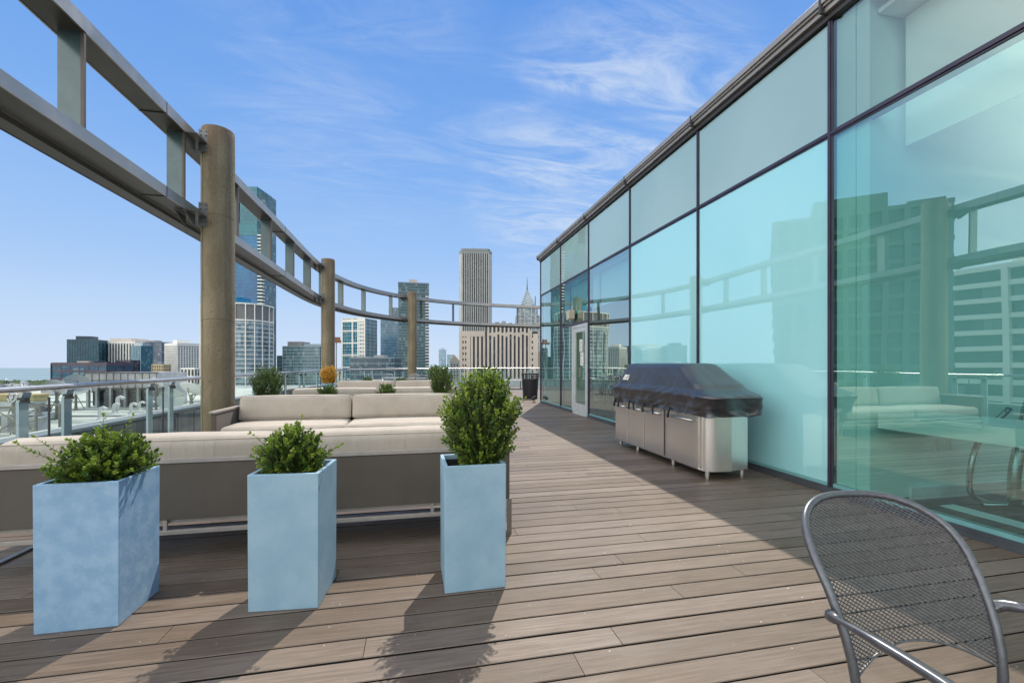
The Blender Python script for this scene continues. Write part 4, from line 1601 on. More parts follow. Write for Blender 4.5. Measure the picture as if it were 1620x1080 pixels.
# plain rim of the sheet along its lower edge
f.tube([(s, cback(s, low_h(s)), low_h(s)) for s in [-(CW0 + 0.004) + 2 * (CW0 + 0.004) * i / 30 for i in range(31)]], 0.0032, 6)
f.build('back_mesh', M['chair_mesh'], CH)
for sx in (-1, 1):
    armp = catmull([(sx * 0.209, cback(0.205, 0.640), 0.640), (sx * 0.232, 0.040, 0.652), (sx * 0.246, 0.0, 0.660), (sx * 0.243, -0.08, 0.667), (sx * 0.232, -0.22, 0.668), (sx * 0.222, -0.36, 0.655)], 0.02)
    ww = [0.0125 + 0.0155 * min(1, max(0, (i - 3) / 6)) for i in range(len(armp))]
    ar = one(lambda m: m.tube(armp, ww, 14, flat=0.42), 'armrest', M['chair'], CH, smooth=True)
    one(lambda m: m.tube([(sx * 0.207, cback(0.205, 0.640) - 0.004, 0.636), (sx * 0.222, 0.052, 0.642), (sx * 0.236, 0.034, 0.650), (sx * 0.243, 0.014, 0.656), (sx * 0.245, -0.006, 0.660)], [0.010, 0.0135, 0.0140, 0.0125, 0.007], 14), 'arm_joint', M['chair'], ar, smooth=True)
    legp = catmull([(sx * 0.222, -0.36, 0.655), (sx * 0.222, -0.395, 0.62), (sx * 0.224, -0.40, 0.52), (sx * 0.236, -0.42, 0.2), (sx * 0.245, -0.44, 0.006)], 0.04)
    one(lambda m: m.tube(legp, 0.0105, 12), 'front_leg', M['chair'], CH, smooth=True)
sf = [(-0.205, -0.02, 0.43), (-0.222, -0.2, 0.425), (-0.21, -0.38, 0.43), (-0.12, -0.425, 0.425), (0.12, -0.425, 0.425), (0.21, -0.38, 0.43), (0.222, -0.2, 0.425), (0.205, -0.02, 0.43), (0.1, 0.0, 0.425), (-0.1, 0.0, 0.425)]
one(lambda m: m.tube(sf, 0.010, 10, closed=True), 'seat_frame', M['chair'], CH, smooth=True)
f = MB()
for fam, slope in ((0, -1.0), (1, 1.0)):
    c0 = -0.75
    while c0 < 0.4:
        run = []
        for k in range(27):
            s = -0.208 + 0.016 * k
            b = c0 + slope * s
            if -0.415 < b < -0.01:
                run.append(Vector((s, b, 0.425 - 0.018 * (1 - (s / 0.21) ** 2))))
        if len(run) > 1:
            f.tube(run, 0.0014, 4, cap=False)
        c0 += 0.011
f.build('seat_mesh', M['chair_mesh'], CH)

# ================================================================ far terrace furniture
tr = thing('litter_bin', 'black slatted litter bin beyond the corner of the glass wall', 'bin', (4.03, 15.75, 0))
one(lambda m: m.lathe([(0.235, 0.04), (0.25, 0.2), (0.27, 0.72)], 28), 'liner', M['black_bits'], tr, autos=True)
f = MB()
for k in range(26):
    a = 2 * math.pi * k / 26
    f.bar((0.262 * math.cos(a), 0.262 * math.sin(a), 0.03), (0.312 * math.cos(a), 0.312 * math.sin(a), 0.88), 0.038, 0.006, up=(math.cos(a), math.sin(a), 0))
f.build('slat', M['black_metal'], tr)
one(lambda m: m.lathe([(0.315, 0.885), (0.33, 0.90), (0.325, 0.925), (0.20, 0.935), (0.19, 0.905)], 30, caps=False), 'rim', M['black_metal'], tr, autos=True)
one(lambda m: m.lathe([(0.27, 0.0), (0.28, 0.05), (0.262, 0.052)], 28), 'foot_ring', M['black_metal'], tr, autos=True)

sp = thing('floor_spotlight', 'small black floor spotlight at the corner of the glass wall', 'spotlight', (3.72, 14.05, 0))
one(lambda m: m.lathe([(0.06, 0), (0.06, 0.015), (0.012, 0.02), (0.012, 0.10)], 14), 'base', M['black_metal'], sp, autos=True)
one(lambda m: m.lathe([(0.03, -0.09), (0.055, -0.04), (0.06, 0.07), (0.05, 0.075)], 16, Matrix.Translation((0, 0, 0.15)) @ Matrix.Rotation(R(60), 4, 'Y')), 'head', M['black_metal'], sp, autos=True)


def cafe_table(label, loc, group):
    t = thing('patio_table', label, 'table', loc, 0.2, group)
    one(lambda m: m.lathe([(0.44, 0.705), (0.455, 0.71), (0.455, 0.725), (0.44, 0.73)], 28), 'table_top', M['grey_metal'], t, autos=True)
    for k in range(4):
        a = R(45 + 90 * k)
        one(lambda m: m.tube([(0.38 * math.cos(a), 0.38 * math.sin(a), 0.0), (0.30 * math.cos(a), 0.30 * math.sin(a), 0.4), (0.34 * math.cos(a), 0.34 * math.sin(a), 0.705)], 0.014, 8), 'leg', M['grey_metal'], t, smooth=True)
    return t


def cafe_chair(label, loc, rz, group):
    t = thing('patio_chair', label, 'chair', loc, rz, group)
    f = MB()
    for k in range(9):
        x = -0.2 + 0.05 * k
        f.bar((x, 0.0, 0.44), (x * 0.95, 0.17, 0.86 - 0.05 * abs(x) * 4), 0.012, 0.006)
    f.tube([(-0.23, -0.02, 0.40), (-0.23, 0.06, 0.62), (-0.2, 0.16, 0.82), (0, 0.19, 0.88), (0.2, 0.16, 0.82), (0.23, 0.06, 0.62), (0.23, -0.02, 0.40)], 0.014, 8)
    f.build('backrest', M['grey_metal'], t)
    one(lambda m: m.box(-0.22, -0.44, 0.425, 0.22, 0.0, 0.44), 'seat', M['grey_metal'], t, bevel=0.006)
    for sx in (-1, 1):
        one(lambda m: m.tube([(sx * 0.24, -0.44, 0.0), (sx * 0.235, -0.42, 0.60), (sx * 0.24, -0.3, 0.66), (sx * 0.235, 0.07, 0.65)], 0.012, 8), 'armrest', M['rail_steel'], t, smooth=True)
        one(lambda m: m.tube([(sx * 0.23, 0.10, 0.0), (sx * 0.225, 0.0, 0.44)], 0.012, 8), 'leg', M['grey_metal'], t, smooth=True)
    return t


gt, gc = 'far patio tables', 'far patio chairs'
tb = cafe_table('round grey metal table in front of the farthest column', (0.05, 17.3, 0), gt)
copy_thing(tb, (-0.95, 17.9, 0), 0.4, 'round grey metal table left of the farthest column', gt)
ch = cafe_chair('grey slatted patio chair at the left table, back to the railing', (-1.2, 18.6, 0), 0.2, gc)
copy_thing(ch, (-1.65, 17.5, 0), 1.7, 'grey slatted patio chair on the left side of the left table', gc)
copy_thing(ch, (-0.2, 18.0, 0), -0.5, 'grey slatted patio chair between the two far tables', gc)
copy_thing(ch, (0.75, 17.5, 0), -1.4, 'grey slatted patio chair right of the far right table', gc)
copy_thing(ch, (0.1, 16.6, 0), 3.3, 'grey slatted patio chair turned away in front of the right table', gc)


def bench(label, loc, group):
    t = thing('low_bench', label, 'bench', loc, 0, group)
    one(lambda m: m.box(-0.62, -0.28, 0.40, 0.62, 0.28, 0.47), 'seat', M['steel_white'], t, bevel=0.01)
    for sx in (-1, 1):
        f = MB()
        f.bar((sx * 0.55, -0.24, 0.0), (sx * 0.55, -0.24, 0.40), 0.03, 0.03)
        f.bar((sx * 0.55, 0.24, 0.0), (sx * 0.55, 0.24, 0.40), 0.03, 0.03)
        f.bar((sx * 0.55, -0.24, 0.015), (sx * 0.55, 0.24, 0.015), 0.03, 0.03)
        f.build('leg', M['black_metal'], t)
    return t


bn_ = bench('low pale bench by the far railing, left one', (2.9, 21.6, 0), 'low benches at the far railing')
copy_thing(bn_, (4.6, 21.9, 0), 0, 'low pale bench by the far railing, right one near the bin', 'low benches at the far railing')

# ================================================================ things inside the pavilion
ct = thing('window_counter', 'long pale counter running along the inside of the right window', 'counter', (WALL_X + 0.10, 0, 0))
one(lambda m: m.box(-0.02, -2.6, 0.68, 0.66, 3.17, 0.81), 'counter_top', M['counter'], ct, bevel=0.008)
for yy in (-3.0, -0.6, 1.2):
    one(lambda m: m.box(0.42, yy, 0.013, 0.48, yy + 0.06, 0.699), 'leg', M['counter'], ct)

bk = thing('exercise_bike', 'silver tubular exercise bike standing under the window counter', 'exercise bike', (WALL_X + 0.95, 2.45, 0.013), R(-14))
one(lambda m: m.tube(catmull([(-0.12, 0.42, 0.03), (-0.28, 0.42, 0.12), (-0.30, 0.40, 0.35), (-0.22, 0.40, 0.60), (0.0, 0.38, 0.86)], 0.05), 0.021, 12), 'front_hoop', M['bright_metal'], bk, smooth=True)
one(lambda m: m.tube(catmull([(0.02, 0.36, 0.04), (0.02, 0.36, 0.30), (0.08, 0.36, 0.62), (0.16, 0.36, 0.95)], 0.05), 0.042, 14), 'upright', M['bright_metal'], bk, smooth=True)
one(lambda m: m.tube([(-0.2, 0.40, 0.03), (0.5, 0.40, 0.035), (1.3, 0.40, 0.035)], 0.022, 10), 'floor_rail', M['bright_metal'], bk, smooth=True)
one(lambda m: m.tube(catmull([(0.16, 0.38, 0.04), (0.20, 0.36, 0.22), (0.42, 0.30, 0.36), (0.72, 0.3, 0.40)], 0.05), 0.030, 12), 'brace', M['bright_metal'], bk, smooth=True)
one(lambda m: m.tube(catmull([(0.55, 0.36, 0.92), (0.66, 0.34, 0.62), (0.90, 0.3, 0.2), (1.0, 0.3, 0.04)], 0.05), 0.036, 12), 'rear_upright', M['bright_metal'], bk, smooth=True)
one(lambda m: m.soft(0.62, 0.18, 0.36, 0.46, 0.16, 0.07, 0.03, 0.01, 8, mat=Matrix.Rotation(R(-6), 4, 'Y')), 'foot_plate', M['black_metal'], bk, smooth=True)
one(lambda m: m.tube([(0.5, 0.1, 0.22), (0.66, 0.1, 0.2)], 0.035, 12), 'pedal', M['black_metal'], bk, smooth=True)
one(lambda m: m.box(-0.2, -0.55, 0.0, 0.9, 0.25, 0.02), 'floor_mat', M['room_floor'], bk)

ea = thing('display_easel', 'beech A-frame easel standing just inside the glass behind the grill', 'easel', (4.42, 9.2, 0.013), 0)
one(lambda m: m.bar((-0.15, -0.1, 0), (0.0, 0.0, 0.85), 0.035, 0.03), 'leg', M['wood'], ea)
one(lambda m: m.bar((0.1, 0.16, 0), (0.005, 0.035, 0.85), 0.035, 0.03), 'leg', M['wood'], ea)
one(lambda m: m.box(-0.2, -0.02, 0.86, 0.22, 0.04, 1.0), 'tray', M['black_metal'], ea)
for i, (x, y, lab) in enumerate(((5.4, 8.9, 'dark dining table inside the lounge near the easel'), (5.6, 11.0, 'dark dining table inside the lounge behind the door'))):
    t = thing('dining_table', lab, 'table', (x, y, 0.013), 0, 'tables inside the lounge')
    one(lambda m: m.box(-0.7, -0.4, 0.86, 0.7, 0.4, 0.91), 'table_top', M['grey_metal'], t)
    one(lambda m: m.lathe([(0.25, 0), (0.25, 0.02), (0.04, 0.04), (0.04, 0.86)], 14), 'pedestal', M['black_metal'], t)
    for k, (dx, dy, rz) in enumerate(((-0.95, 0.3, 1.5), (-0.9, -0.4, 1.7))):
        c = cafe_chair('dark chair on the terrace side of the %s' % ('table near the easel' if i == 0 else 'table behind the door') + (', farther one' if k == 0 else ', nearer one'), (x + dx, y + dy, 0.013), rz, 'chairs inside the lounge')

# ================================================================ the city
def cam_pt(px_, z):
    return ramp_dir((px_ - 810) / 700 * z, z)


def top_of(py_, z):
    return EYE + (576 - py_) / 700 * z


BASE = -130.0
WHITE = pm('city_white_concrete', (0.80, 0.77, 0.70), (0.72, 0.69, 0.63), scale=0.05, rough=0.8)
CREAM = pm('city_cream_stone', (0.52, 0.44, 0.37), (0.45, 0.385, 0.33), scale=0.05, rough=0.85)
DARKF = pm('city_dark_frame', (0.015, 0.04, 0.06), (0.03, 0.06, 0.08), scale=0.05, rough=0.5)
PURPLE = pm('city_plum_cladding', (0.045, 0.035, 0.055), (0.07, 0.055, 0.08), scale=0.05, rough=0.5)
STEELB = pm('city_pale_blue_frame', (0.30, 0.38, 0.42), (0.38, 0.45, 0.48), scale=0.05, rough=0.5)
GREYST = pm('city_grey_granite', (0.44, 0.44, 0.425), (0.39, 0.39, 0.375), scale=0.03, rough=0.7)
YELLOW = pm('city_sand_brick', (0.50, 0.40, 0.25), (0.45, 0.36, 0.22), scale=0.1, rough=0.85)
ROOFM = pm('city_roof_plant', (0.34, 0.34, 0.33), (0.24, 0.24, 0.24), scale=0.2, rough=0.8)
SLATE = pm('city_slate_frame', (0.12, 0.18, 0.215), (0.17, 0.235, 0.27), scale=0.05, rough=0.5)
TEALF = pm('city_teal_frame', (0.10, 0.22, 0.24), (0.13, 0.26, 0.28), scale=0.05, rough=0.4)


def tower(name, label, x0, x1, ytop, z, glass, frame, nx=8, nf=20, depth=None, rot=0.0, pier=0.25, slab=0.3, proud=0.25, caps=(), group=None, base=BASE, ny=None, cat='building', crown=0.0):
    """x0, x1: how wide it looks from the terrace, turned into metres at distance z"""
    w = (x1 - x0) / 700 * z
    depth = depth or w * 0.8
    h = top_of(ytop, z) - base
    cx_, cy_ = cam_pt((x0 + x1) / 2, z + depth / 2)
    t = thing(name, label, cat, (cx_, cy_, base), -YAW + rot, group)
    c, s = abs(math.cos(rot)), abs(math.sin(rot))
    if s > 0.01:
        k = w / (w * c + depth * s)
        w *= k
        depth *= k
    hw, hd = w / 2, depth / 2
    boxpart('glazing', glass, t, -hw, -hd, 0, hw, hd, h)
    f = MB()
    ny = ny or max(2, int(nx * depth / w))
    g = proud
    vis = max(0.0, h - 130 - 40)          # frames only modelled from 40 m below eye level
    z_lo = max(0.0, 130 - 45)
    fl = (h - z_lo) / nf
    if slab:
        for i in range(nf + 1):
            zz = z_lo + i * fl
            e = g * 0.9
            f.box(-hw - e, -hd - e, zz - slab / 2 * fl, hw + e, hd + e, zz + slab / 2 * fl)
    if pier:
        bw = w / nx
        for i in range(nx + 1):
            xx = -hw + i * bw
            pw = pier * bw / 2
            f.box(xx - pw, -hd - g, z_lo * 0.5, xx + pw, -hd + 0.1, h + 0.02)
            f.box(xx - pw, hd - 0.1, z_lo * 0.5, xx + pw, hd + g, h + 0.02)
        bd = depth / ny
        for i in range(ny + 1):
            yy = -hd + i * bd
            pw = pier * bd / 2
            f.box(-hw - g, yy - pw, z_lo * 0.5 + 0.1, -hw + 0.1, yy + pw, h + 0.01)
            f.box(hw - 0.1, yy - pw, z_lo * 0.5 + 0.1, hw + g, yy + pw, h + 0.01)
    if f.v:
        f.build('facade_frame', frame, t)
    boxpart('roof', ROOFM, t, -hw + 0.3, -hd + 0.3, h, hw - 0.3, hd - 0.3, h + 0.4)
    if crown:
        f = MB()
        f.box(-hw - g - 0.1, -hd - g - 0.1, h - crown, hw + g + 0.1, hd + g + 0.1, h + 0.6)
        f.build('cornice', frame, t)
    for (u0, u1, dh, m_) in caps:
        boxpart('penthouse', m_, t, -hw + w * u0, -hd * 0.6, h + 0.4, -hw + w * u1, hd * 0.6, h + dh)
    t['dims'] = (hw, hd, h)
    return t


# --- left shore cluster, far behind the neighbouring roof
g1 = facade_glass('dark_teal_glazing', (0.004, 0.07, 0.11), (0.01, 0.12, 0.16), 3, 4, (0.10, 0.16, 0.2), lit=0.06)
tower('glass_tower', 'dark teal glass tower with rounded cap, leftmost of the far shore cluster', 116, 164, 537, 760, g1, DARKF, 12, 26, pier=0.12, slab=0.12, rot=R(20), caps=((0.2, 0.72, 6.5, DARKF),))
g2 = facade_glass('strip_window_glazing', (0.03, 0.04, 0.05), (0.05, 0.06, 0.07), 4, 5, (0.2, 0.2, 0.2), lit=0.1)
tower('office_block', 'white office block with tall vertical window strips in the far cluster', 169, 237, 540, 800, g2, WHITE, 15, 2, pier=0.42, slab=0.0, proud=0.8, caps=((0.27, 0.78, 6, CREAM),), crown=4)
g3 = facade_glass('bright_teal_glazing', (0.01, 0.11, 0.18), (0.02, 0.17, 0.25), 3, 4, (0.25, 0.4, 0.45), lit=0.08)
tower('glass_tower', 'bright teal glass tower with dark right flank in front of the white strip block', 212, 238, 547, 690, g3, TEALF, 6, 24, pier=0.1, slab=0.1, rot=R(-18), caps=((0.1, 0.9, 5, STEELB),))
tower('office_block', 'slate office block with mirrored corner left of the white grid tower', 238, 264, 541, 820, facade_glass('slate_mirror_glazing', (0.04, 0.06, 0.10), (0.20, 0.25, 0.33), 5, 4, (0.4, 0.45, 0.5)), SLATE, 4, 20, pier=0.1, slab=0.15, caps=((0.0, 0.5, 3.5, ROOFM),))
tower('office_tower', 'white tower with square window grid at the right of the far cluster', 264, 312, 543, 730, facade_glass('grid_tower_glazing', (0.05, 0.05, 0.07), (0.08, 0.08, 0.10), 4, 4, (0.25, 0.22, 0.22)), WHITE, 11, 22, pier=0.36, slab=0.42, proud=0.6, rot=R(-28), caps=((0.3, 0.6, 6, WHITE),), crown=3)
g4 = facade_glass('blue_wide_glazing', (0.012, 0.07, 0.14), (0.03, 0.15, 0.22), 14, 9, (0.2, 0.35, 0.4), lit=0.1)
tower('low_office_block', 'wide low plum and blue glass block in front of the dark teal tower', 105, 193, 575, 560, g4, PURPLE, 6, 5, depth=40, pier=0.16, slab=0.3, caps=((0.35, 0.56, 3.2, CREAM), (0.6, 0.66, 3, PURPLE)), crown=3)
tower('low_office_block', 'dark plum block beside the wide low one, with small square windows', 193, 214, 570, 600, facade_glass('plum_glazing', (0.02, 0.02, 0.04), (0.05, 0.04, 0.07), 4, 4, (0.2, 0.2, 0.25)), PURPLE, 4, 12, pier=0.3, slab=0.3)
tower('brick_block', 'small sand coloured brick block before the white grid tower', 246, 264, 577, 600, facade_glass('sand_glazing', (0.06, 0.05, 0.04), (0.09, 0.08, 0.07), 3, 4), YELLOW, 5, 10, pier=0.5, slab=0.45)
tower('low_office_block', 'pale low block with dark portal bays below the white grid tower', 292, 314, 583, 560, facade_glass('portal_glazing', (0.04, 0.04, 0.05), (0.06, 0.06, 0.07), 6, 8), WHITE, 4, 4, pier=0.35, slab=0.2)

# --- tall twisted blue tower behind the near column
z9 = 400
w9 = 56 / 700 * z9
cx_, cy_ = cam_pt(399, z9 + 14)
tt = thing('skyscraper', 'very tall blue glass skyscraper with an open slot near its top behind the nearest column', 'skyscraper', (cx_, cy_, BASE), -YAW)
gb1 = facade_glass('skyscraper_blue_glazing', (0.002, 0.085, 0.22), (0.006, 0.17, 0.34), 2.4, 3.4, (0.03, 0.16, 0.26), lit=0.05, var=0.2)
gb2 = facade_glass('skyscraper_side_glazing', (0.08, 0.16, 0.18), (0.16, 0.25, 0.28), 2.4, 3.4, (0.4, 0.45, 0.45), lit=0.1)
gb3 = facade_glass('skyscraper_crown_glazing', (0.010, 0.13, 0.17), (0.02, 0.2, 0.24), 2.4, 3.4, (0.03, 0.2, 0.24), lit=0.05, var=0.2)
zt = lambda yy: top_of(yy, z9) - BASE
f = MB()
f.prism([(-16, -12), (11.5, -12), (11.5, 14), (-16, 14)], 0, zt(372))
f.build('shaft', gb1, tt)
f = MB()
# crown with a stepped open slot on its left half
f.box(-15, -12.2, zt(372) + 0.05, 11.6, 13, zt(352))
f.box(-4.0, -12.2, zt(352), 11.6, 13, zt(318))
f.prism([(-3.0, -12.2), (11.6, -12.2), (11.6, 13), (-3.0, 13)], zt(318), zt(294))
f.box(-15, -12.2, zt(318), -3.0, 13, zt(304))
f.box(-16, -12.2, zt(352), -12.8, 13, zt(304))
f.build('crown', gb3, tt)
f = MB()
f.prism([(11.7, -12), (16, -8), (16, 12), (11.7, 14)], 0, zt(300))
f.build('flank', gb2, tt)
f = MB()
for i in range(60):
    zz = 130 + i * 3.1
    if zz < zt(372):
        sx = 0.5 * math.sin(i * 0.12)
        f.box(11.9, -12.6, zz, 16.2 + sx, -8.6, zz + 1.0)
f.build('balcony_edge', WHITE, tt)

# --- round-fronted residential tower below it
z10 = 300
cx_, cy_ = cam_pt(377, z10 + 18)
tt = thing('residential_tower', 'pale glass tower with rounded front and grey panelled crown behind the nearest column', 'tower', (cx_, cy_, BASE), -YAW)
hw = 22.0


def oval(a, b, n=40):
    return [(math.copysign(abs(math.cos(2 * math.pi * k / n)) ** 0.8, math.cos(2 * math.pi * k / n)) * a, math.copysign(abs(math.sin(2 * math.pi * k / n)) ** 0.8, math.sin(2 * math.pi * k / n)) * b) for k in range(n)]


h10 = top_of(478, z10) - BASE
gr1 = facade_glass('pale_round_glazing', (0.17, 0.26, 0.30), (0.36, 0.46, 0.50), 2.1, 3.1, (0.03, 0.07, 0.09), lit=0.28, rough=0.2)
one(lambda m: m.prism(oval(hw, 18), 0, h10 - 12), 'glazing', gr1, tt, autos=True)
one(lambda m: m.prism(oval(hw - 0.3, 17.7), h10 - 12, h10 - 0.4), 'crown_panels', pm('crown_grey', (0.16, 0.155, 0.155), (0.2, 0.195, 0.19), scale=0.1, rough=0.5), tt, autos=True)
f = MB()
zz = 85.0
while zz < h10 - 11:
    f.prism(oval(hw + 0.35, 18.35), zz, zz + 0.42)
    zz += 3.1
f.prism(oval(hw + 0.5, 18.5), h10 - 12.3, h10 - 11.3)
f.prism(oval(hw + 0.5, 18.5), h10 - 0.9, h10)
for k, (x, y) in enumerate(oval(hw + 0.25, 18.25, 40)):
    if k % 2 == 0:
        f.box(x - 0.28, y - 0.28, 80, x + 0.28, y + 0.28, h10 - 0.2)
f.build('floor_bands', WHITE, tt)
one(lambda m: m.prism([(x, y) for x, y in oval(8, 10, 24)], h10, h10 + 5), 'penthouse', gb1, tt)
gr2 = facade_glass('dark_window_columns', (0.03, 0.07, 0.09), (0.05, 0.10, 0.12), 2.1, 3.1, (0.3, 0.38, 0.4), lit=0.2)
f = MB()
for a0 in (-1.95, -1.35, -1.62):
    x, y = 22.0 * math.copysign(abs(math.cos(a0)) ** 0.8, math.cos(a0)), 18.0 * math.copysign(abs(math.sin(a0)) ** 0.8, math.sin(a0))
    f.box(x - 1.7, y - 0.28, 80, x + 1.7, y + 1, h10 - 16)
f.build('window_column', gr2, tt)

# --- middle group
tower('apartment_block', 'wide sea green glass apartment block left of the middle column', 458, 516, 548, 340, facade_glass('sea_green_glazing', (0.07, 0.17, 0.19), (0.13, 0.25, 0.27), 2.0, 3, (0.35, 0.45, 0.45), lit=0.15), STEELB, 10, 24, pier=0.06, slab=0.2, caps=((0.05, 0.45, 4.0, ROOFM), (0.5, 1.0, 2.2, STEELB)))
tower('apartment_block', 'lower blue grey apartment wing left of the sea green block', 442, 459, 563, 350, facade_glass('blue_grey_glazing', (0.05, 0.11, 0.15), (0.09, 0.16, 0.2), 2.0, 3, (0.3, 0.38, 0.4), lit=0.12), SLATE, 5, 18, pier=0.08, slab=0.25)
t11 = tower('office_tower', 'blue glass tower in a bold white frame right of the middle column', 545, 594, 504, 350, facade_glass('turquoise_glazing', (0.008, 0.13, 0.20), (0.02, 0.22, 0.30), 1.6, 3.2, (0.08, 0.3, 0.36), lit=0.12), WHITE, 12, 30, pier=0.03, slab=0.05, rot=R(-16))
hw, hd, hh = t11['dims']
f = MB()
for xx in (-hw, -hw * 0.08, hw * 0.42, hw):
    f.box(xx - 0.5, -hd - 0.7, 60, xx + 0.5, -hd - 0.05, hh + 0.8)
for i in range(9):
    zz = hh - i * 9.6
    f.box(-hw - 0.45, -hd - 0.65, zz - 0.5, hw * 0.42, -hd - 0.06, zz + 0.45)
f.box(-hw - 0.45, -hd - 0.65, hh - 2.4, hw + 0.5, -hd - 0.06, hh + 0.75)
f.build('white_frame', WHITE, t11)
f = MB()
for i in range(34):
    zz = hh - 3 - i * 3.0
    f.box(hw * 0.44, -hd - 0.5, zz - 1.3, hw * 0.98, -hd - 0.03, zz - 0.1)
for xx in (0.56, 0.70, 0.84):
    f.box(hw * xx - 0.3, -hd - 0.55, 60, hw * xx + 0.3, -hd - 0.04, hh - 2.5)
f.build('white_grid', WHITE, t11)
tower('low_office_block', 'low dark glass slab with plant on its roof before the blue towers', 561, 630, 566, 250, facade_glass('navy_slab_glazing', (0.03, 0.06, 0.09), (0.07, 0.11, 0.14), 1.5, 2.6, (0.25, 0.3, 0.32), lit=0.18), SLATE, 18, 16, depth=16, pier=0.06, slab=0.22, caps=((0.5, 0.72, 1.6, ROOFM), (0.05, 0.4, 0.8, ROOFM)))
tower('office_tower', 'steel blue glass tower left of the far concrete column', 605, 632, 500, 520, facade_glass('steel_blue_glazing', (0.06, 0.16, 0.25), (0.13, 0.25, 0.34), 2.4, 3.8, (0.3, 0.42, 0.48), lit=0.06), SLATE, 5, 34, pier=0.0, slab=0.2, proud=0.2)
tower('office_tower', 'slim grey blue glass slab beside the dark green tower', 617, 634, 487, 560, facade_glass('slim_blue_glazing', (0.08, 0.15, 0.19), (0.12, 0.2, 0.24), 2.4, 3.8, (0.3, 0.4, 0.44), lit=0.06), SLATE, 4, 38, pier=0.05, slab=0.2, proud=0.2)
t14 = tower('residential_tower', 'dark green glass residential tower with balconies behind the far concrete column', 627, 681, 447, 450, facade_glass('green_dark_glazing', (0.025, 0.085, 0.10), (0.06, 0.15, 0.16), 2.0, 3.1, (0.28, 0.38, 0.38), lit=0.16), SLATE, 9, 44, pier=0.05, slab=0.22, proud=0.35, rot=R(14), caps=((0.35, 0.62, 4.5, CREAM), (0.62, 0.95, 1.5, SLATE)))
hw, hd, hh = t14['dims']
f = MB()
for i in range(38):
    zz = hh - 14 - i * 3.1
    f.box(hw - 3.2, -hd - 1.1, zz, hw + 0.9, -hd - 0.36, zz + 0.9)
f.build('balcony', WHITE, t14)
f = MB()
f.box(-hw - 0.6, -hd - 0.6, hh - 10.5, hw + 0.6, hd + 0.6, hh - 9.5)
f.box(-hw - 0.6, -hd - 0.6, hh - 1.0, hw + 0.6, hd + 0.6, hh + 0.5)
f.build('cornice', SLATE, t14)

tower('distant_tower', 'pale blue glass tower very far off right of the far column', 695, 705, 553, 2200, facade_glass('far_pale_glazing', (0.22, 0.36, 0.44), (0.28, 0.42, 0.50), 6, 8, (0.4, 0.5, 0.55), lit=0.05), STEELB, 4, 12, pier=0.1, slab=0.1, caps=((0.3, 0.75, 8, STEELB),))
tower('distant_tower', 'short pale green tower very far off beside the gabled stone block', 708, 719, 561, 1900, facade_glass('far_green_glazing', (0.20, 0.31, 0.34), (0.27, 0.38, 0.42), 6, 8, (0.4, 0.5, 0.5), lit=0.05), STEELB, 4, 12, pier=0.1, slab=0.15)
tower('distant_tower', 'faint slate tower seen far off beyond the stone block at the glass corner', 851, 862, 548, 1300, facade_glass('far_slate_glazing', (0.12, 0.2, 0.25), (0.2, 0.28, 0.33), 6, 8), SLATE, 4, 14, pier=0.2, slab=0.15, caps=((0.2, 0.6, 12, SLATE),))
# gabled stone block
zg = 520
cx_, cy_ = cam_pt(722, zg)
tg_ = thing('gabled_building', 'stone building with steep copper grey gable left of the art deco block', 'building', (cx_, cy_, BASE), -YAW)
hb = top_of(572, zg) - BASE
boxpart('wall', GREYST, tg_, -6.5, -8, 0, 12, 8, hb)
one(lambda m: m.add([(-6.8, -8.2, hb), (6, -8.2, hb), (-1.5, -8.2, hb + 8), (-6.8, 8.2, hb), (6, 8.2, hb), (-1.5, 8.2, hb + 8)], [(0, 1, 2), (5, 4, 3), (0, 2, 5, 3), (1, 4, 5, 2), (0, 3, 4, 1)]), 'roof', CREAM, tg_)
f = MB()
for i in range(5):
    for k in range(4):
        f.box(-5 + k * 3.2, -8.15, hb - 5 - i * 4, -3.6 + k * 3.2, -7.9, hb - 2.6 - i * 4)
f.build('window', DARKF, tg_)

# tall slab of white vertical ribs
z15 = 900
cx_, cy_ = cam_pt(752.5, z15 + 30)
t15 = thing('skyscraper', 'tall grey granite skyscraper with narrow vertical ribs and chamfered corners', 'skyscraper', (cx_, cy_, BASE), -YAW + R(4))
h15 = top_of(397, z15) - BASE
W15 = 51 / 700 * z15 / 2 * 0.985
k_ = 5.0
octo = [(-W15 + k_, -W15), (W15 - k_, -W15), (W15, -W15 + k_), (W15, W15 - k_), (W15 - k_, W15), (-W15 + k_, W15), (-W15, W15 - k_), (-W15, -W15 + k_)]
one(lambda m: m.prism(octo, 0, h15), 'glazing', pm('black_rib_glazing', (0.008, 0.009, 0.012), (0.014, 0.016, 0.02), scale=0.02, rough=0.5, spec=0.15), t15)
f = MB()
nr = 14
for i in range(nr + 1):
    xx = -W15 + k_ + 1.2 + (2 * (W15 - k_) - 2.4) * i / nr
    f.box(xx - 0.82, -W15 - 1.3, 30, xx + 0.82, -W15 + 0.2, h15 - 6)
    f.box(-W15 - 1.3, xx - 0.92, 30, -W15 + 0.2, xx + 0.92, h15 - 6)
    f.box(W15 - 0.2, xx - 0.92, 30, W15 + 1.3, xx + 0.92, h15 - 6)
for sx in (-1, 1):      # solid chamfered corners
    f.prism([(sx * (W15 - k_ + 0.4), -W15 - 1.2), (sx * (W15 + 1.2), -W15 + k_ - 0.4), (sx * (W15 - 1), -W15 + k_ + 0.4), (sx * (W15 - k_ - 0.4), -W15 + 1)], 30, h15 - 1)
f.build('ribs', GREYST, t15)
o2 = [(x * 1.035, y * 1.035) for x, y in octo]
f = MB()
f.prism(o2, h15 - 5.9, h15 - 0.5)
f.prism([(x * 0.93, y * 0.93) for x, y in octo], h15 - 0.4, h15 + 5)
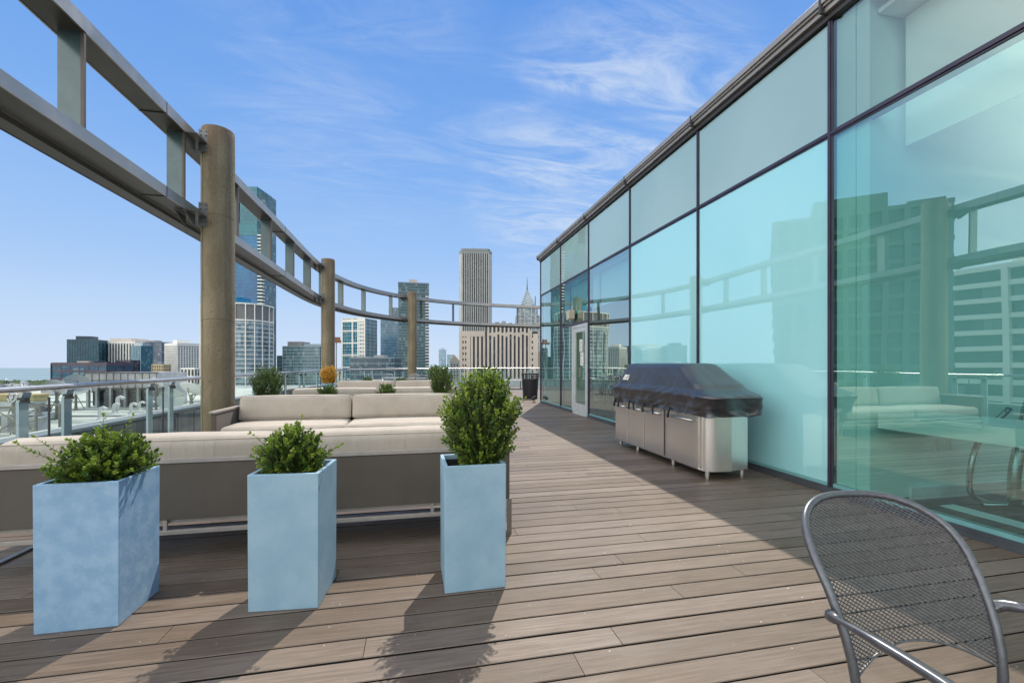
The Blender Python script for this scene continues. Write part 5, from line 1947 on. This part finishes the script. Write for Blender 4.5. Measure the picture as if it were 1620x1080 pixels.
f.build('crown', pm('rib_tower_crown', (0.25, 0.26, 0.26), rough=0.7), t15)
f = MB()
for k in range(18):
    xx = -22 + 2.6 * k
    f.box(xx, -W15 * 0.5, h15 + 5, xx + 0.8, -W15 * 0.5 + 1, h15 + 5 + random.choice((1, 2, 3)))
f.tube([(-6, 0, h15 + 4), (-6, 0, h15 + 16)], 0.7, 6)
f.build('antenna', ROOFM, t15)

# spired tower
z16 = 700
cx_, cy_ = cam_pt(834, z16 + 16)
t16 = thing('spired_skyscraper', 'stone and glass skyscraper with pyramid roof and thin spire behind the art deco block', 'skyscraper', (cx_, cy_, BASE), -YAW + R(3))
h16 = top_of(487, z16) - BASE
gs16 = facade_glass('spire_tower_glazing', (0.16, 0.22, 0.26), (0.28, 0.34, 0.36), 2.6, 3.6, (0.55, 0.55, 0.5), lit=0.2, rough=0.3)
one(lambda m: m.box(-18.5, -15, 0, 18.5, 15, h16 - 12), 'shaft', gs16, t16)
one(lambda m: m.box(-15.5, -15.3, h16 - 12, 15.5, 15.3, h16), 'shoulder', gs16, t16)
f = MB()
for xx in (-18.5, -12.5, -5.5, 5.5, 12.5, 18.5):
    f.box(xx - 0.8, -15.9, 40, xx + 0.8, -14.9, h16 - 12 if abs(xx) > 15 else h16 + (1 if abs(xx) > 10 else 6))
for i in range(18):
    f.box(-18.4, -15.5, h16 - 12 - i * 6, 18.4, -14.95, h16 - 11.2 - i * 6)
f.build('stone_piers', GREYST, t16)
hp = top_of(454, z16) - BASE
one(lambda m: m.add([(-14, -14, h16), (14, -14, h16), (14, 14, h16), (-14, 14, h16), (0, 0, hp)], [(0, 1, 4), (1, 2, 4), (2, 3, 4), (3, 0, 4), (3, 2, 1, 0)]), 'pyramid_roof', pm('spire_roof_glass', (0.30, 0.36, 0.39), (0.42, 0.47, 0.48), scale=0.05, rough=0.3), t16)
f = MB()
for i in range(6):      # chevrons on the pyramid face
    u = i / 7
    ww = 14 * (1 - u) * 0.9
    zz = h16 + (hp - h16) * u
    yy = -14 * (1 - u) - 0.4
    up = (hp - h16) / 7 * 1.0
    f.bar((-ww, yy, zz), (0, yy + 2.4, zz + up), 0.5, 0.9)
    f.bar((ww, yy, zz), (0, yy + 2.4, zz + up), 0.5, 0.9)
f.build('chevron', SLATE, t16)
one(lambda m: m.tube([(0, 0, hp - 3), (0, 0, hp + 5), (0, 0, hp + 19)], [1.6, 0.9, 0.25], 8), 'spire', SLATE, t16)
one(lambda m: m.tube([(13.5, 4, h16 - 5), (13.5, 4, h16 + 22)], [1.0, 0.7], 8), 'mast', SLATE, t16)

# art deco block
z17 = 400
cx_, cy_ = cam_pt(790, z17 + 18)
t17 = thing('art_deco_building', 'broad beige art deco block with dark vertical window bays and stepped parapet', 'building', (cx_, cy_, BASE), -YAW + R(0))
W17 = 35.4
gd = facade_glass('deco_glazing', (0.008, 0.011, 0.02), (0.02, 0.026, 0.042), 1.9, 3.2, (0.12, 0.13, 0.16), lit=0.10, rough=0.3)
h17 = top_of(524, z17) - BASE
hc = top_of(512, z17) - BASE
one(lambda m: (m.box(-W17, -14, 0, W17, 14, h17), m.box(-12.5, -12, h17, 29, 12, hc)), 'glazing', gd, t17)
f = MB()
f.box(-W17 - 0.3, -15.4, 20, -W17 + 2.2, -13.6, h17 + 0.6)
f.box(-W17 + 3.4, -15.4, 20, -W17 + 4.6, -13.6, h17)
f.box(-W17 + 5.8, -15.4, 20, -W17 + 9.4, -13.6, h17)
f.box(W17 - 7.6, -15.4, 20, W17 - 5.6, -13.6, h17 + 1)
f.box(W17 - 4.2, -15.4, 20, W17 + 0.3, -13.6, h17 - 2)
f.box(-W17 - 0.25, -15.3, h17 - 4.4, -12.6, -13.5, h17 + 0.5)
for i in range(22):
    zz = h17 - 6.5 - i * 5.3
    f.box(-W17 + 2.1, -15.2, zz - 1.9, -W17 + 6, -13.7, zz + 1.1)
    f.box(W17 - 5.8, -15.2, zz - 1.9, W17 - 3.9, -13.7, zz + 1.1)
n17 = 14
for i in range(n17 + 1):
    xx = -W17 + 10.8 + (2 * W17 - 18.8) * i / n17
    tall = -12.0 < xx < 28.6
    ht = (hc + (1.2 if i % 2 else 0.1)) if tall else h17 - 4.5
    f.box(xx - 0.95, -15.4 + (0.25 if i % 2 else 0), 20, xx + 0.95, -13.6, min(ht, h17 + 0.2))
    if tall:
        f.box(xx - 0.8, -13.2, h17 - 0.5, xx + 0.8, -11.6, ht)
        f.box(xx + 0.9, -15.0, h17 - 2.6 - (i * 7 % 3), xx + 3.0, -13.7, h17 - 0.4 - (i * 5 % 3) * 0.4)
f.build('stone_piers', CREAM, t17)
f = MB()
for i in range(6):
    x0_ = -10 + i * 6.2
    f.box(x0_, -6, hc, x0_ + 3.6, 2, hc + 2.0 + (i % 3) * 0.8)
f.build('roof_plant', ROOFM, t17)
boxpart('side_wing', CREAM, t17, W17 + 0.35, -8, 0, W17 + 4.6, 12, h17 - 18)

# --- buildings on the left, seen only as reflections in the curtain wall
z_a = 120
gA = facade_glass('umber_tower_glazing', (0.04, 0.09, 0.09), (0.07, 0.13, 0.13), 3, 3.2, (0.12, 0.18, 0.17), lit=0.1)


def side_tower(name, label, cx_, cy_, rz, w, d, h, glass, frame, nx, nf, pier, slab, steps=(), proud=0.4):
    t = thing(name, label, 'building', (cx_, cy_, BASE), rz)
    H = h - BASE
    boxpart('glazing', glass, t, -w / 2, -d / 2, 0, w / 2, d / 2, H)
    f = MB()
    zlo = 95.0
    fl = (H - zlo) / nf
    for i in range(nf + 1):
        f.box(-w / 2 - proud, -d / 2 - proud, zlo + i * fl - slab / 2 * fl, w / 2 + proud, d / 2 + proud, zlo + i * fl + slab / 2 * fl)
    for i in range(nx + 1):
        xx = -w / 2 + i * w / nx
        pw = pier * w / nx / 2
        f.box(xx - pw, -d / 2 - proud - 0.1, zlo, xx + pw, -d / 2 + 0.1, H)
    f.build('facade_frame', frame, t)
    for (u0, u1, dh) in steps:
        boxpart('penthouse', frame, t, -w / 2 + w * u0, -d * 0.4, H + 0.01, -w / 2 + w * u1, d * 0.4, H + dh)
    return t


side_tower('dark_tower', 'dark stepped tower left of the terrace, mirrored in the middle glass bay', -49.5, 49.5, R(42), 17, 12, 20, gA, pm('umber_frame', (0.11, 0.15, 0.145), rough=0.6), 9, 26, 0.3, 0.25, steps=((0.3, 0.75, 2.5), (0.0, 0.2, 1)))
gW = facade_glass('apartment_window_glazing', (0.05, 0.10, 0.10), (0.10, 0.16, 0.16), 1.4, 3.1, (0.35, 0.42, 0.4), lit=0.25)
side_tower('apartment_block', 'white apartment block with long balconies, mirrored in the rightmost glass', -104, 60, R(84), 52, 16, 19, gW, WHITE, 6, 18, 0.10, 0.30, steps=((0.1, 0.5, 3),), proud=0.9)

# --- neighbouring roof with dishes and plant
ROOF_Z = -5.0
nr_ = thing('neighbouring_rooftop', 'white flat roof of the neighbouring building full of dishes and plant below the left railing', 'rooftop', (0, 0, 0), -YAW)
# in its own frame x is sideways, y is away
one(lambda m: m.prism([(-36, 26), (-19, 26), (-19, 118), (-150, 118), (-52, 44)], -40, ROOF_Z), 'roof_deck', M['roof_white'], nr_)
boxpart('roof_edge', M['white_wall'], nr_, -36, 25.4, -6, -18.9, 25.95, ROOF_Z + 0.55)
boxpart('roof_edge', M['white_wall'], nr_, -18.95, 26, -6, -18.4, 118, ROOF_Z + 0.5)
boxpart('roof_edge', M['white_wall'], nr_, -150, 118.05, -6, -18.4, 118.6, ROOF_Z + 0.6)
f = MB()
for yy, xa, xb in ((34, -60, -30), (41, -62, -25), (52, -80, -26), (60, -70, -28), (72, -90, -40)):
    f.bar((xa, yy, ROOF_Z + 0.10), (xb, yy + 1.5, ROOF_Z + 0.10), 0.5, 0.18)
f.build('roof_duct', M['hvac'], nr_)


def on_roof(px_, z):
    x, y = ramp_dir((px_ - 810) / 700 * z, z)
    return (x, y, ROOF_Z)


# mechanical penthouse
p = on_roof(191, 64)
hv = thing('plant_room', 'long grey sheet metal plant room with open bays on the neighbouring roof', 'plant room', p, -YAW)
hh = top_of(589, 64) - ROOF_Z
one(lambda m: (m.box(-5.2, 0, hh * 0.56, 5.2, 6, hh), m.box(-5.2, 1.5, 0, 5.2, 6, hh * 0.56)), 'housing', M['hvac'], hv)
f = MB()
for k in range(11):
    xx = -5.2 + k * 1.04
    f.box(xx - 0.035, -0.05, hh * 0.56, xx + 0.035, 0.02, hh)
f.box(-5.25, -0.06, hh * 0.76, 5.25, -0.0, hh * 0.785)
f.box(-5.25, -0.08, hh - 0.12, 5.25, 0.3, hh + 0.06)
f.build('panel_seam', M['hvac_dark'], hv)
for xx in (-4.9, -3.6, -1.6, 0.5, 2.4, 4.4):
    one(lambda m: m.box(xx - 0.16, 0.05, 0, xx + 0.16, 0.4, hh * 0.56), 'bay_post', M['hvac'], hv)
for xx in (-4.2, -2.6, -0.6, 1.4, 3.3):
    one(lambda m: (m.box(xx - 0.42, 0.6, 0.2, xx + 0.42, 1.45, hh * 0.45),), 'condenser', M['hvac_dark'], hv)
    one(lambda m: m.lathe([(0.36, 0), (0.36, 0.2), (0.30, 0.22)], 14, Matrix.Translation((xx, 1.0, hh * 0.45))), 'fan_cowl', M['hvac'], hv)

gv = 'gooseneck vents on the neighbouring roof'


def gooseneck(px_, z, h, r, lab):
    p = on_roof(px_, z)
    t = thing('roof_vent', lab, 'vent', p, 0, gv)
    one(lambda m: m.tube([(0, 0, 0), (0, 0, h), (0.06, 0, h + r), (0.25 + r * 0.5, 0, h + r * 1.6), (0.4 + r, 0, h + r * 0.8), (0.45 + r, 0, h + 0.1)], r, 12), 'pipe', M['dish'], t, smooth=True)
    one(lambda m: m.lathe([(r * 1.6, 0), (r * 1.6, 0.12), (r * 1.05, 0.2)], 12), 'flashing', M['dish'], t)


for (px_, z, h, r, lab) in ((158, 50, 1.1, 0.17, 'white gooseneck vent nearest the second railing post'), (180, 56, 1.0, 0.16, 'small white gooseneck vent left of the tall one'),
                            (186, 57, 1.7, 0.21, 'tallest white gooseneck vent before the plant room'), (207, 55, 1.1, 0.17, 'white gooseneck vent right of the tall one'),
                            (221, 60, 0.9, 0.15, 'short white gooseneck vent at the right of the group'), (236, 58, 1.2, 0.14, 'thin white gooseneck vent near the third railing post')):
    gooseneck(px_, z, h, r, lab)

gd_ = 'satellite dishes on the neighbouring roof'


def dish(px_, z, rad, tilt, az, lab, mesh=False, h=1.6):
    p = on_roof(px_, z)
    t = thing('satellite_dish', lab, 'satellite dish', p, 0, gd_)
    mt = Matrix.Translation((0, 0, h + rad * 0.75)) @ Matrix.Rotation(az, 4, 'Z') @ Matrix.Rotation(tilt, 4, 'X')
    prof = [(rad * k / 8 + 0.001, 0.30 * rad * (k / 8) ** 2) for k in range(9)]
    prof += [(rad * 1.01, 0.31 * rad)] + [(rad * k / 8 + 0.002, 0.30 * rad * (k / 8) ** 2 - 0.04) for k in range(8, -1, -1)]
    one(lambda m: m.lathe(prof, 28, mt, caps=False), 'reflector', M['dish_mesh'] if mesh else M['dish'], t, autos=True)
    f = MB()
    fp = mt @ Vector((0, 0, rad * 0.85))
    for k in range(3):
        a = 2 * math.pi * k / 3 + 0.4
        f.tube([mt @ Vector((rad * 0.95 * math.cos(a), rad * 0.95 * math.sin(a), rad * 0.3)), fp], 0.03, 5)
    f.lathe([(0.1, rad * 0.8), (0.13, rad * 0.9), (0.1, rad)], 10, mt)
    f.build('feed_horn', M['lattice'], t)
    f = MB()
    f.tube([(0, 0, 0), (0, 0, h + rad * 0.5)], 0.14, 10)
    for k in range(4):
        a = math.pi / 2 * k + 0.4
        f.tube([(0.9 * math.cos(a), 0.9 * math.sin(a), 0.0), (0, 0, h)], 0.05, 6)
    f.tube([mt @ Vector((0, rad * 0.5, 0.05)), (0, 0, h * 0.7)], 0.05, 6)
    f.tube([mt @ Vector((0, -rad * 0.5, 0.05)), (0, 0, h * 0.9)], 0.05, 6)
    f.build('pedestal', M['lattice'], t)


dish(90, 50, 1.2, R(48), R(175), 'big white satellite dish between the first two railing posts', h=2.5)
dish(120, 60, 1.5, R(62), R(40), 'grey mesh satellite dish seen from behind beside the second railing post', mesh=True, h=2.2)
dish(271, 48, 1.2, R(70), R(20), 'round grey mesh satellite dish between the third and fourth railing posts', mesh=True, h=1.4)
dish(303, 52, 1.4, R(35), R(160), 'white satellite dish next to the concrete column', h=2.0)
dish(22, 40, 0.5, R(80), R(-20), 'small white satellite dish at the left edge on a mast', h=2.9)
dish(247, 60, 0.8, R(50), R(150), 'small white satellite dish at the right end of the plant room', h=3.1)
dish(38, 55, 0.7, R(70), R(90), 'small white satellite dish behind the lattice platform', h=3.0)

# lattice platform with machines at far left
p = on_roof(22, 38)
pt_ = thing('lattice_platform', 'rusty steel lattice frame with cross bracing at the far left of the neighbouring roof', 'steel frame', p, -YAW)
f = MB()
for xx in (-1.9, 0.1, 1.9):
    f.bar((xx, 0, 0), (xx, 0, 2.6), 0.14, 0.14)
    f.bar((xx, 2, 0), (xx, 2, 2.6), 0.14, 0.14)
f.bar((-2.2, 0, 2.5), (2.2, 0, 2.6), 0.12, 0.18)
f.bar((-2.2, 2, 2.5), (2.2, 2, 2.6), 0.12, 0.18)
f.bar((-1.9, 0, 0.2), (1.9, 0, 2.4), 0.09, 0.09)
f.bar((-1.9, 0.1, 2.4), (1.9, 0.1, 0.4), 0.09, 0.09)
f.bar((0.1, 0, 1.0), (2.6, 0, 1.6), 0.09, 0.09)
f.build('frame', M['lattice'], pt_)
one(lambda m: m.box(-1.5, 0.3, 0.3, -0.9, 1.2, 1.9), 'cabinet', M['hvac'], pt_, bevel=0.03)
one(lambda m: m.box(0.5, 0.5, 0.3, 1.5, 1.6, 1.6), 'cabinet', M['hvac'], pt_, bevel=0.03)
p = on_roof(12, 60)
ym = thing('yellow_unit', 'long yellow and cream rooftop unit behind the lattice frame', 'rooftop unit', p, -YAW)
one(lambda m: m.box(-4, 0, 1.2, 3.6, 2, 2.2), 'casing', M['yellow'], ym, bevel=0.1)
one(lambda m: m.box(-4, 0.1, 0, 3.4, 1.9, 1.19), 'skid', M['dish'], ym, bevel=0.05)
rg = random.Random(5)
for i in range(30):
    px_ = rg.uniform(-10, 135) if i < 20 else rg.uniform(100, 320)
    z = rg.uniform(42, 105) if i < 20 else rg.uniform(74, 112)
    p = on_roof(px_, z)
    w, d, h = rg.uniform(0.8, 2.4), rg.uniform(0.8, 2), rg.uniform(0.6, 1.9)
    t = thing('rooftop_unit', ['low grey', 'cream', 'dark louvred'][i % 3] + ' box of air handling plant among the dishes on the neighbouring roof', 'rooftop unit', p, -YAW + rg.uniform(-0.3, 0.3), 'assorted %s rooftop units' % ['grey', 'cream', 'dark'][i % 3])
    m_ = [M['hvac'], M['dish'], M['hvac_dark']][i % 3]
    one(lambda m: m.box(-w / 2, -d / 2, 0.15, w / 2, d / 2, h), 'casing', m_, t, bevel=0.04)
    one(lambda m: m.lathe([(w * 0.22, h), (w * 0.22, h + 0.18), (w * 0.17, h + 0.2)], 12), 'fan_cowl', M['hvac'], t)
    one(lambda m: (m.box(-w / 2 + 0.05, -d / 2, 0, -w / 2 + 0.2, d / 2, 0.149), m.box(w / 2 - 0.2, -d / 2, 0, w / 2 - 0.05, d / 2, 0.149)), 'skid', M['lattice'], t)

# thin mast with a lamp beside the middle column
x, y = cam_pt(532, 60)
ms_ = thing('lamp_mast', 'thin mast with a rust brown head just right of the middle column', 'mast', (x, y, -8))
one(lambda m: m.tube([(0, 0, 0), (0, 0, top_of(541, 60) + 8)], 0.07, 8), 'pole', M['lattice'], ms_)
one(lambda m: (m.box(-0.55, -0.2, 0, 0.6, 0.2, 0.35), m.box(-0.2, -0.2, 0.351, 0.5, 0.2, 0.75)), 'head', pm('rusty_head', (0.22, 0.10, 0.05), rough=0.8), ms_, loc=(0, 0, top_of(542, 60) + 8))

# ---- ground, lake
gm, gt_, gb_ = new_mat('city_ground')
tcn = N(gt_, 'ShaderNodeTexCoord')
o = tcn.outputs['Object']
n1 = noise_(gt_, o, 0.004, 5, 0.6)
vor = N(gt_, 'ShaderNodeTexVoronoi')
vor.inputs['Scale'].default_value = 0.02
LK(gt_, o, vor.inputs['Vector'])
c = mixc(gt_, mrange(gt_, n1, 0.42, 0.55), (0.06, 0.09, 0.04), (0.20, 0.20, 0.19))
c = mixc(gt_, 0.35, c, vor.outputs['Color'], 'SOFT_LIGHT')
LK(gt_, c, gb_.inputs['Base Color'])
gb_.inputs['Roughness'].default_value = 0.95
f = MB()
f.add([(-40000, -20000, BASE), (40000, -20000, BASE), (40000, 16000, BASE), (-40000, 16000, BASE)], [(0, 1, 2, 3)])
f.build('city_ground', gm, kind='structure')
wm, wt_, wb_ = new_mat('lake_water')
wb_.inputs['Base Color'].default_value = (0.22, 0.34, 0.35, 1)
wb_.inputs['Roughness'].default_value = 0.35
wb_.inputs['Specular IOR Level'].default_value = 0.3
tcn = N(wt_, 'ShaderNodeTexCoord')
LK(wt_, mixc(wt_, mrange(wt_, noise_(wt_, mapping(wt_, tcn.outputs['Object'], sc=(0.3, 1, 1)), 0.002, 5, 0.6), 0.35, 0.65), (0.17, 0.235, 0.235), (0.20, 0.27, 0.26)), wb_.inputs['Base Color'])
f = MB()
pa = [cam_pt(-2500, 1500), cam_pt(-400, 2400), cam_pt(40, 3300), cam_pt(110, 3500), cam_pt(430, 6000), cam_pt(430, 15500), cam_pt(-2500, 15500)]
f.add([(x, y, BASE + 0.5) for x, y in pa], [tuple(range(len(pa)))])
f.build('lake', wm, kind='structure')
# shoreline park trees: an uncountable mass
rg = random.Random(9)
f = MB()
for i in range(900):
    px_ = rg.uniform(-60, 120)
    z = rg.uniform(1500, 3250)
    x, y = cam_pt(px_, z)
    s = rg.uniform(6, 14)
    prof = [(s * 0.3, 0), (s * 0.9, s * 0.4), (s, s * 0.8), (s * 0.7, s * 1.3), (s * 0.25, s * 1.6)]
    f.lathe([(a * rg.uniform(0.85, 1.15), b) for a, b in prof], 7, Matrix.Translation((x, y, BASE)))
to = f.build('shore_trees', pm('shore_tree_leaves', (0.05, 0.085, 0.035), (0.085, 0.12, 0.05), scale=0.05, rough=0.9))
to['kind'] = 'stuff'
# light house / harbour marker on the water
x, y = cam_pt(10, 2600)
hm = thing('harbour_light', 'tiny white harbour light standing in the lake at the left edge', 'lighthouse', (x, y, BASE))
one(lambda m: m.lathe([(4, 0), (3, 34), (3, 36)], 10), 'tower', DARKF, hm)
one(lambda m: m.lathe([(6, 36), (6, 40), (3, 46), (0.3, 50)], 10), 'lantern', WHITE, hm)
# low city blocks between here and the shore
for i in range(26):
    px_ = rg.uniform(-30, 330)
    z = rg.uniform(700, 1700)
    x, y = cam_pt(px_, z)
    w, d, h = rg.uniform(18, 45), rg.uniform(18, 45), rg.uniform(15, 60)
    m_ = [WHITE, CREAM, SLATE, GREYST][i % 4]
    t = thing('low_building', ['white', 'beige', 'slate grey', 'grey stone'][i % 4] + ' flat roofed low building far below the neighbouring roof', 'building', (x, y, BASE), -YAW + rg.uniform(-0.4, 0.4), '%s low buildings down in the city' % ['white', 'beige', 'slate grey', 'grey stone'][i % 4])
    one(lambda m: m.box(-w / 2, -d / 2, 0, w / 2, d / 2, h), 'wall', m_, t)
    one(lambda m: m.box(-w / 2 + 1, -d / 2 + 1, h + 0.01, w / 2 - 1, d / 2 - 1, h + 1.2), 'roof', ROOFM, t)
for o in bpy.data.objects:
    if 'dims' in o:
        del o['dims']
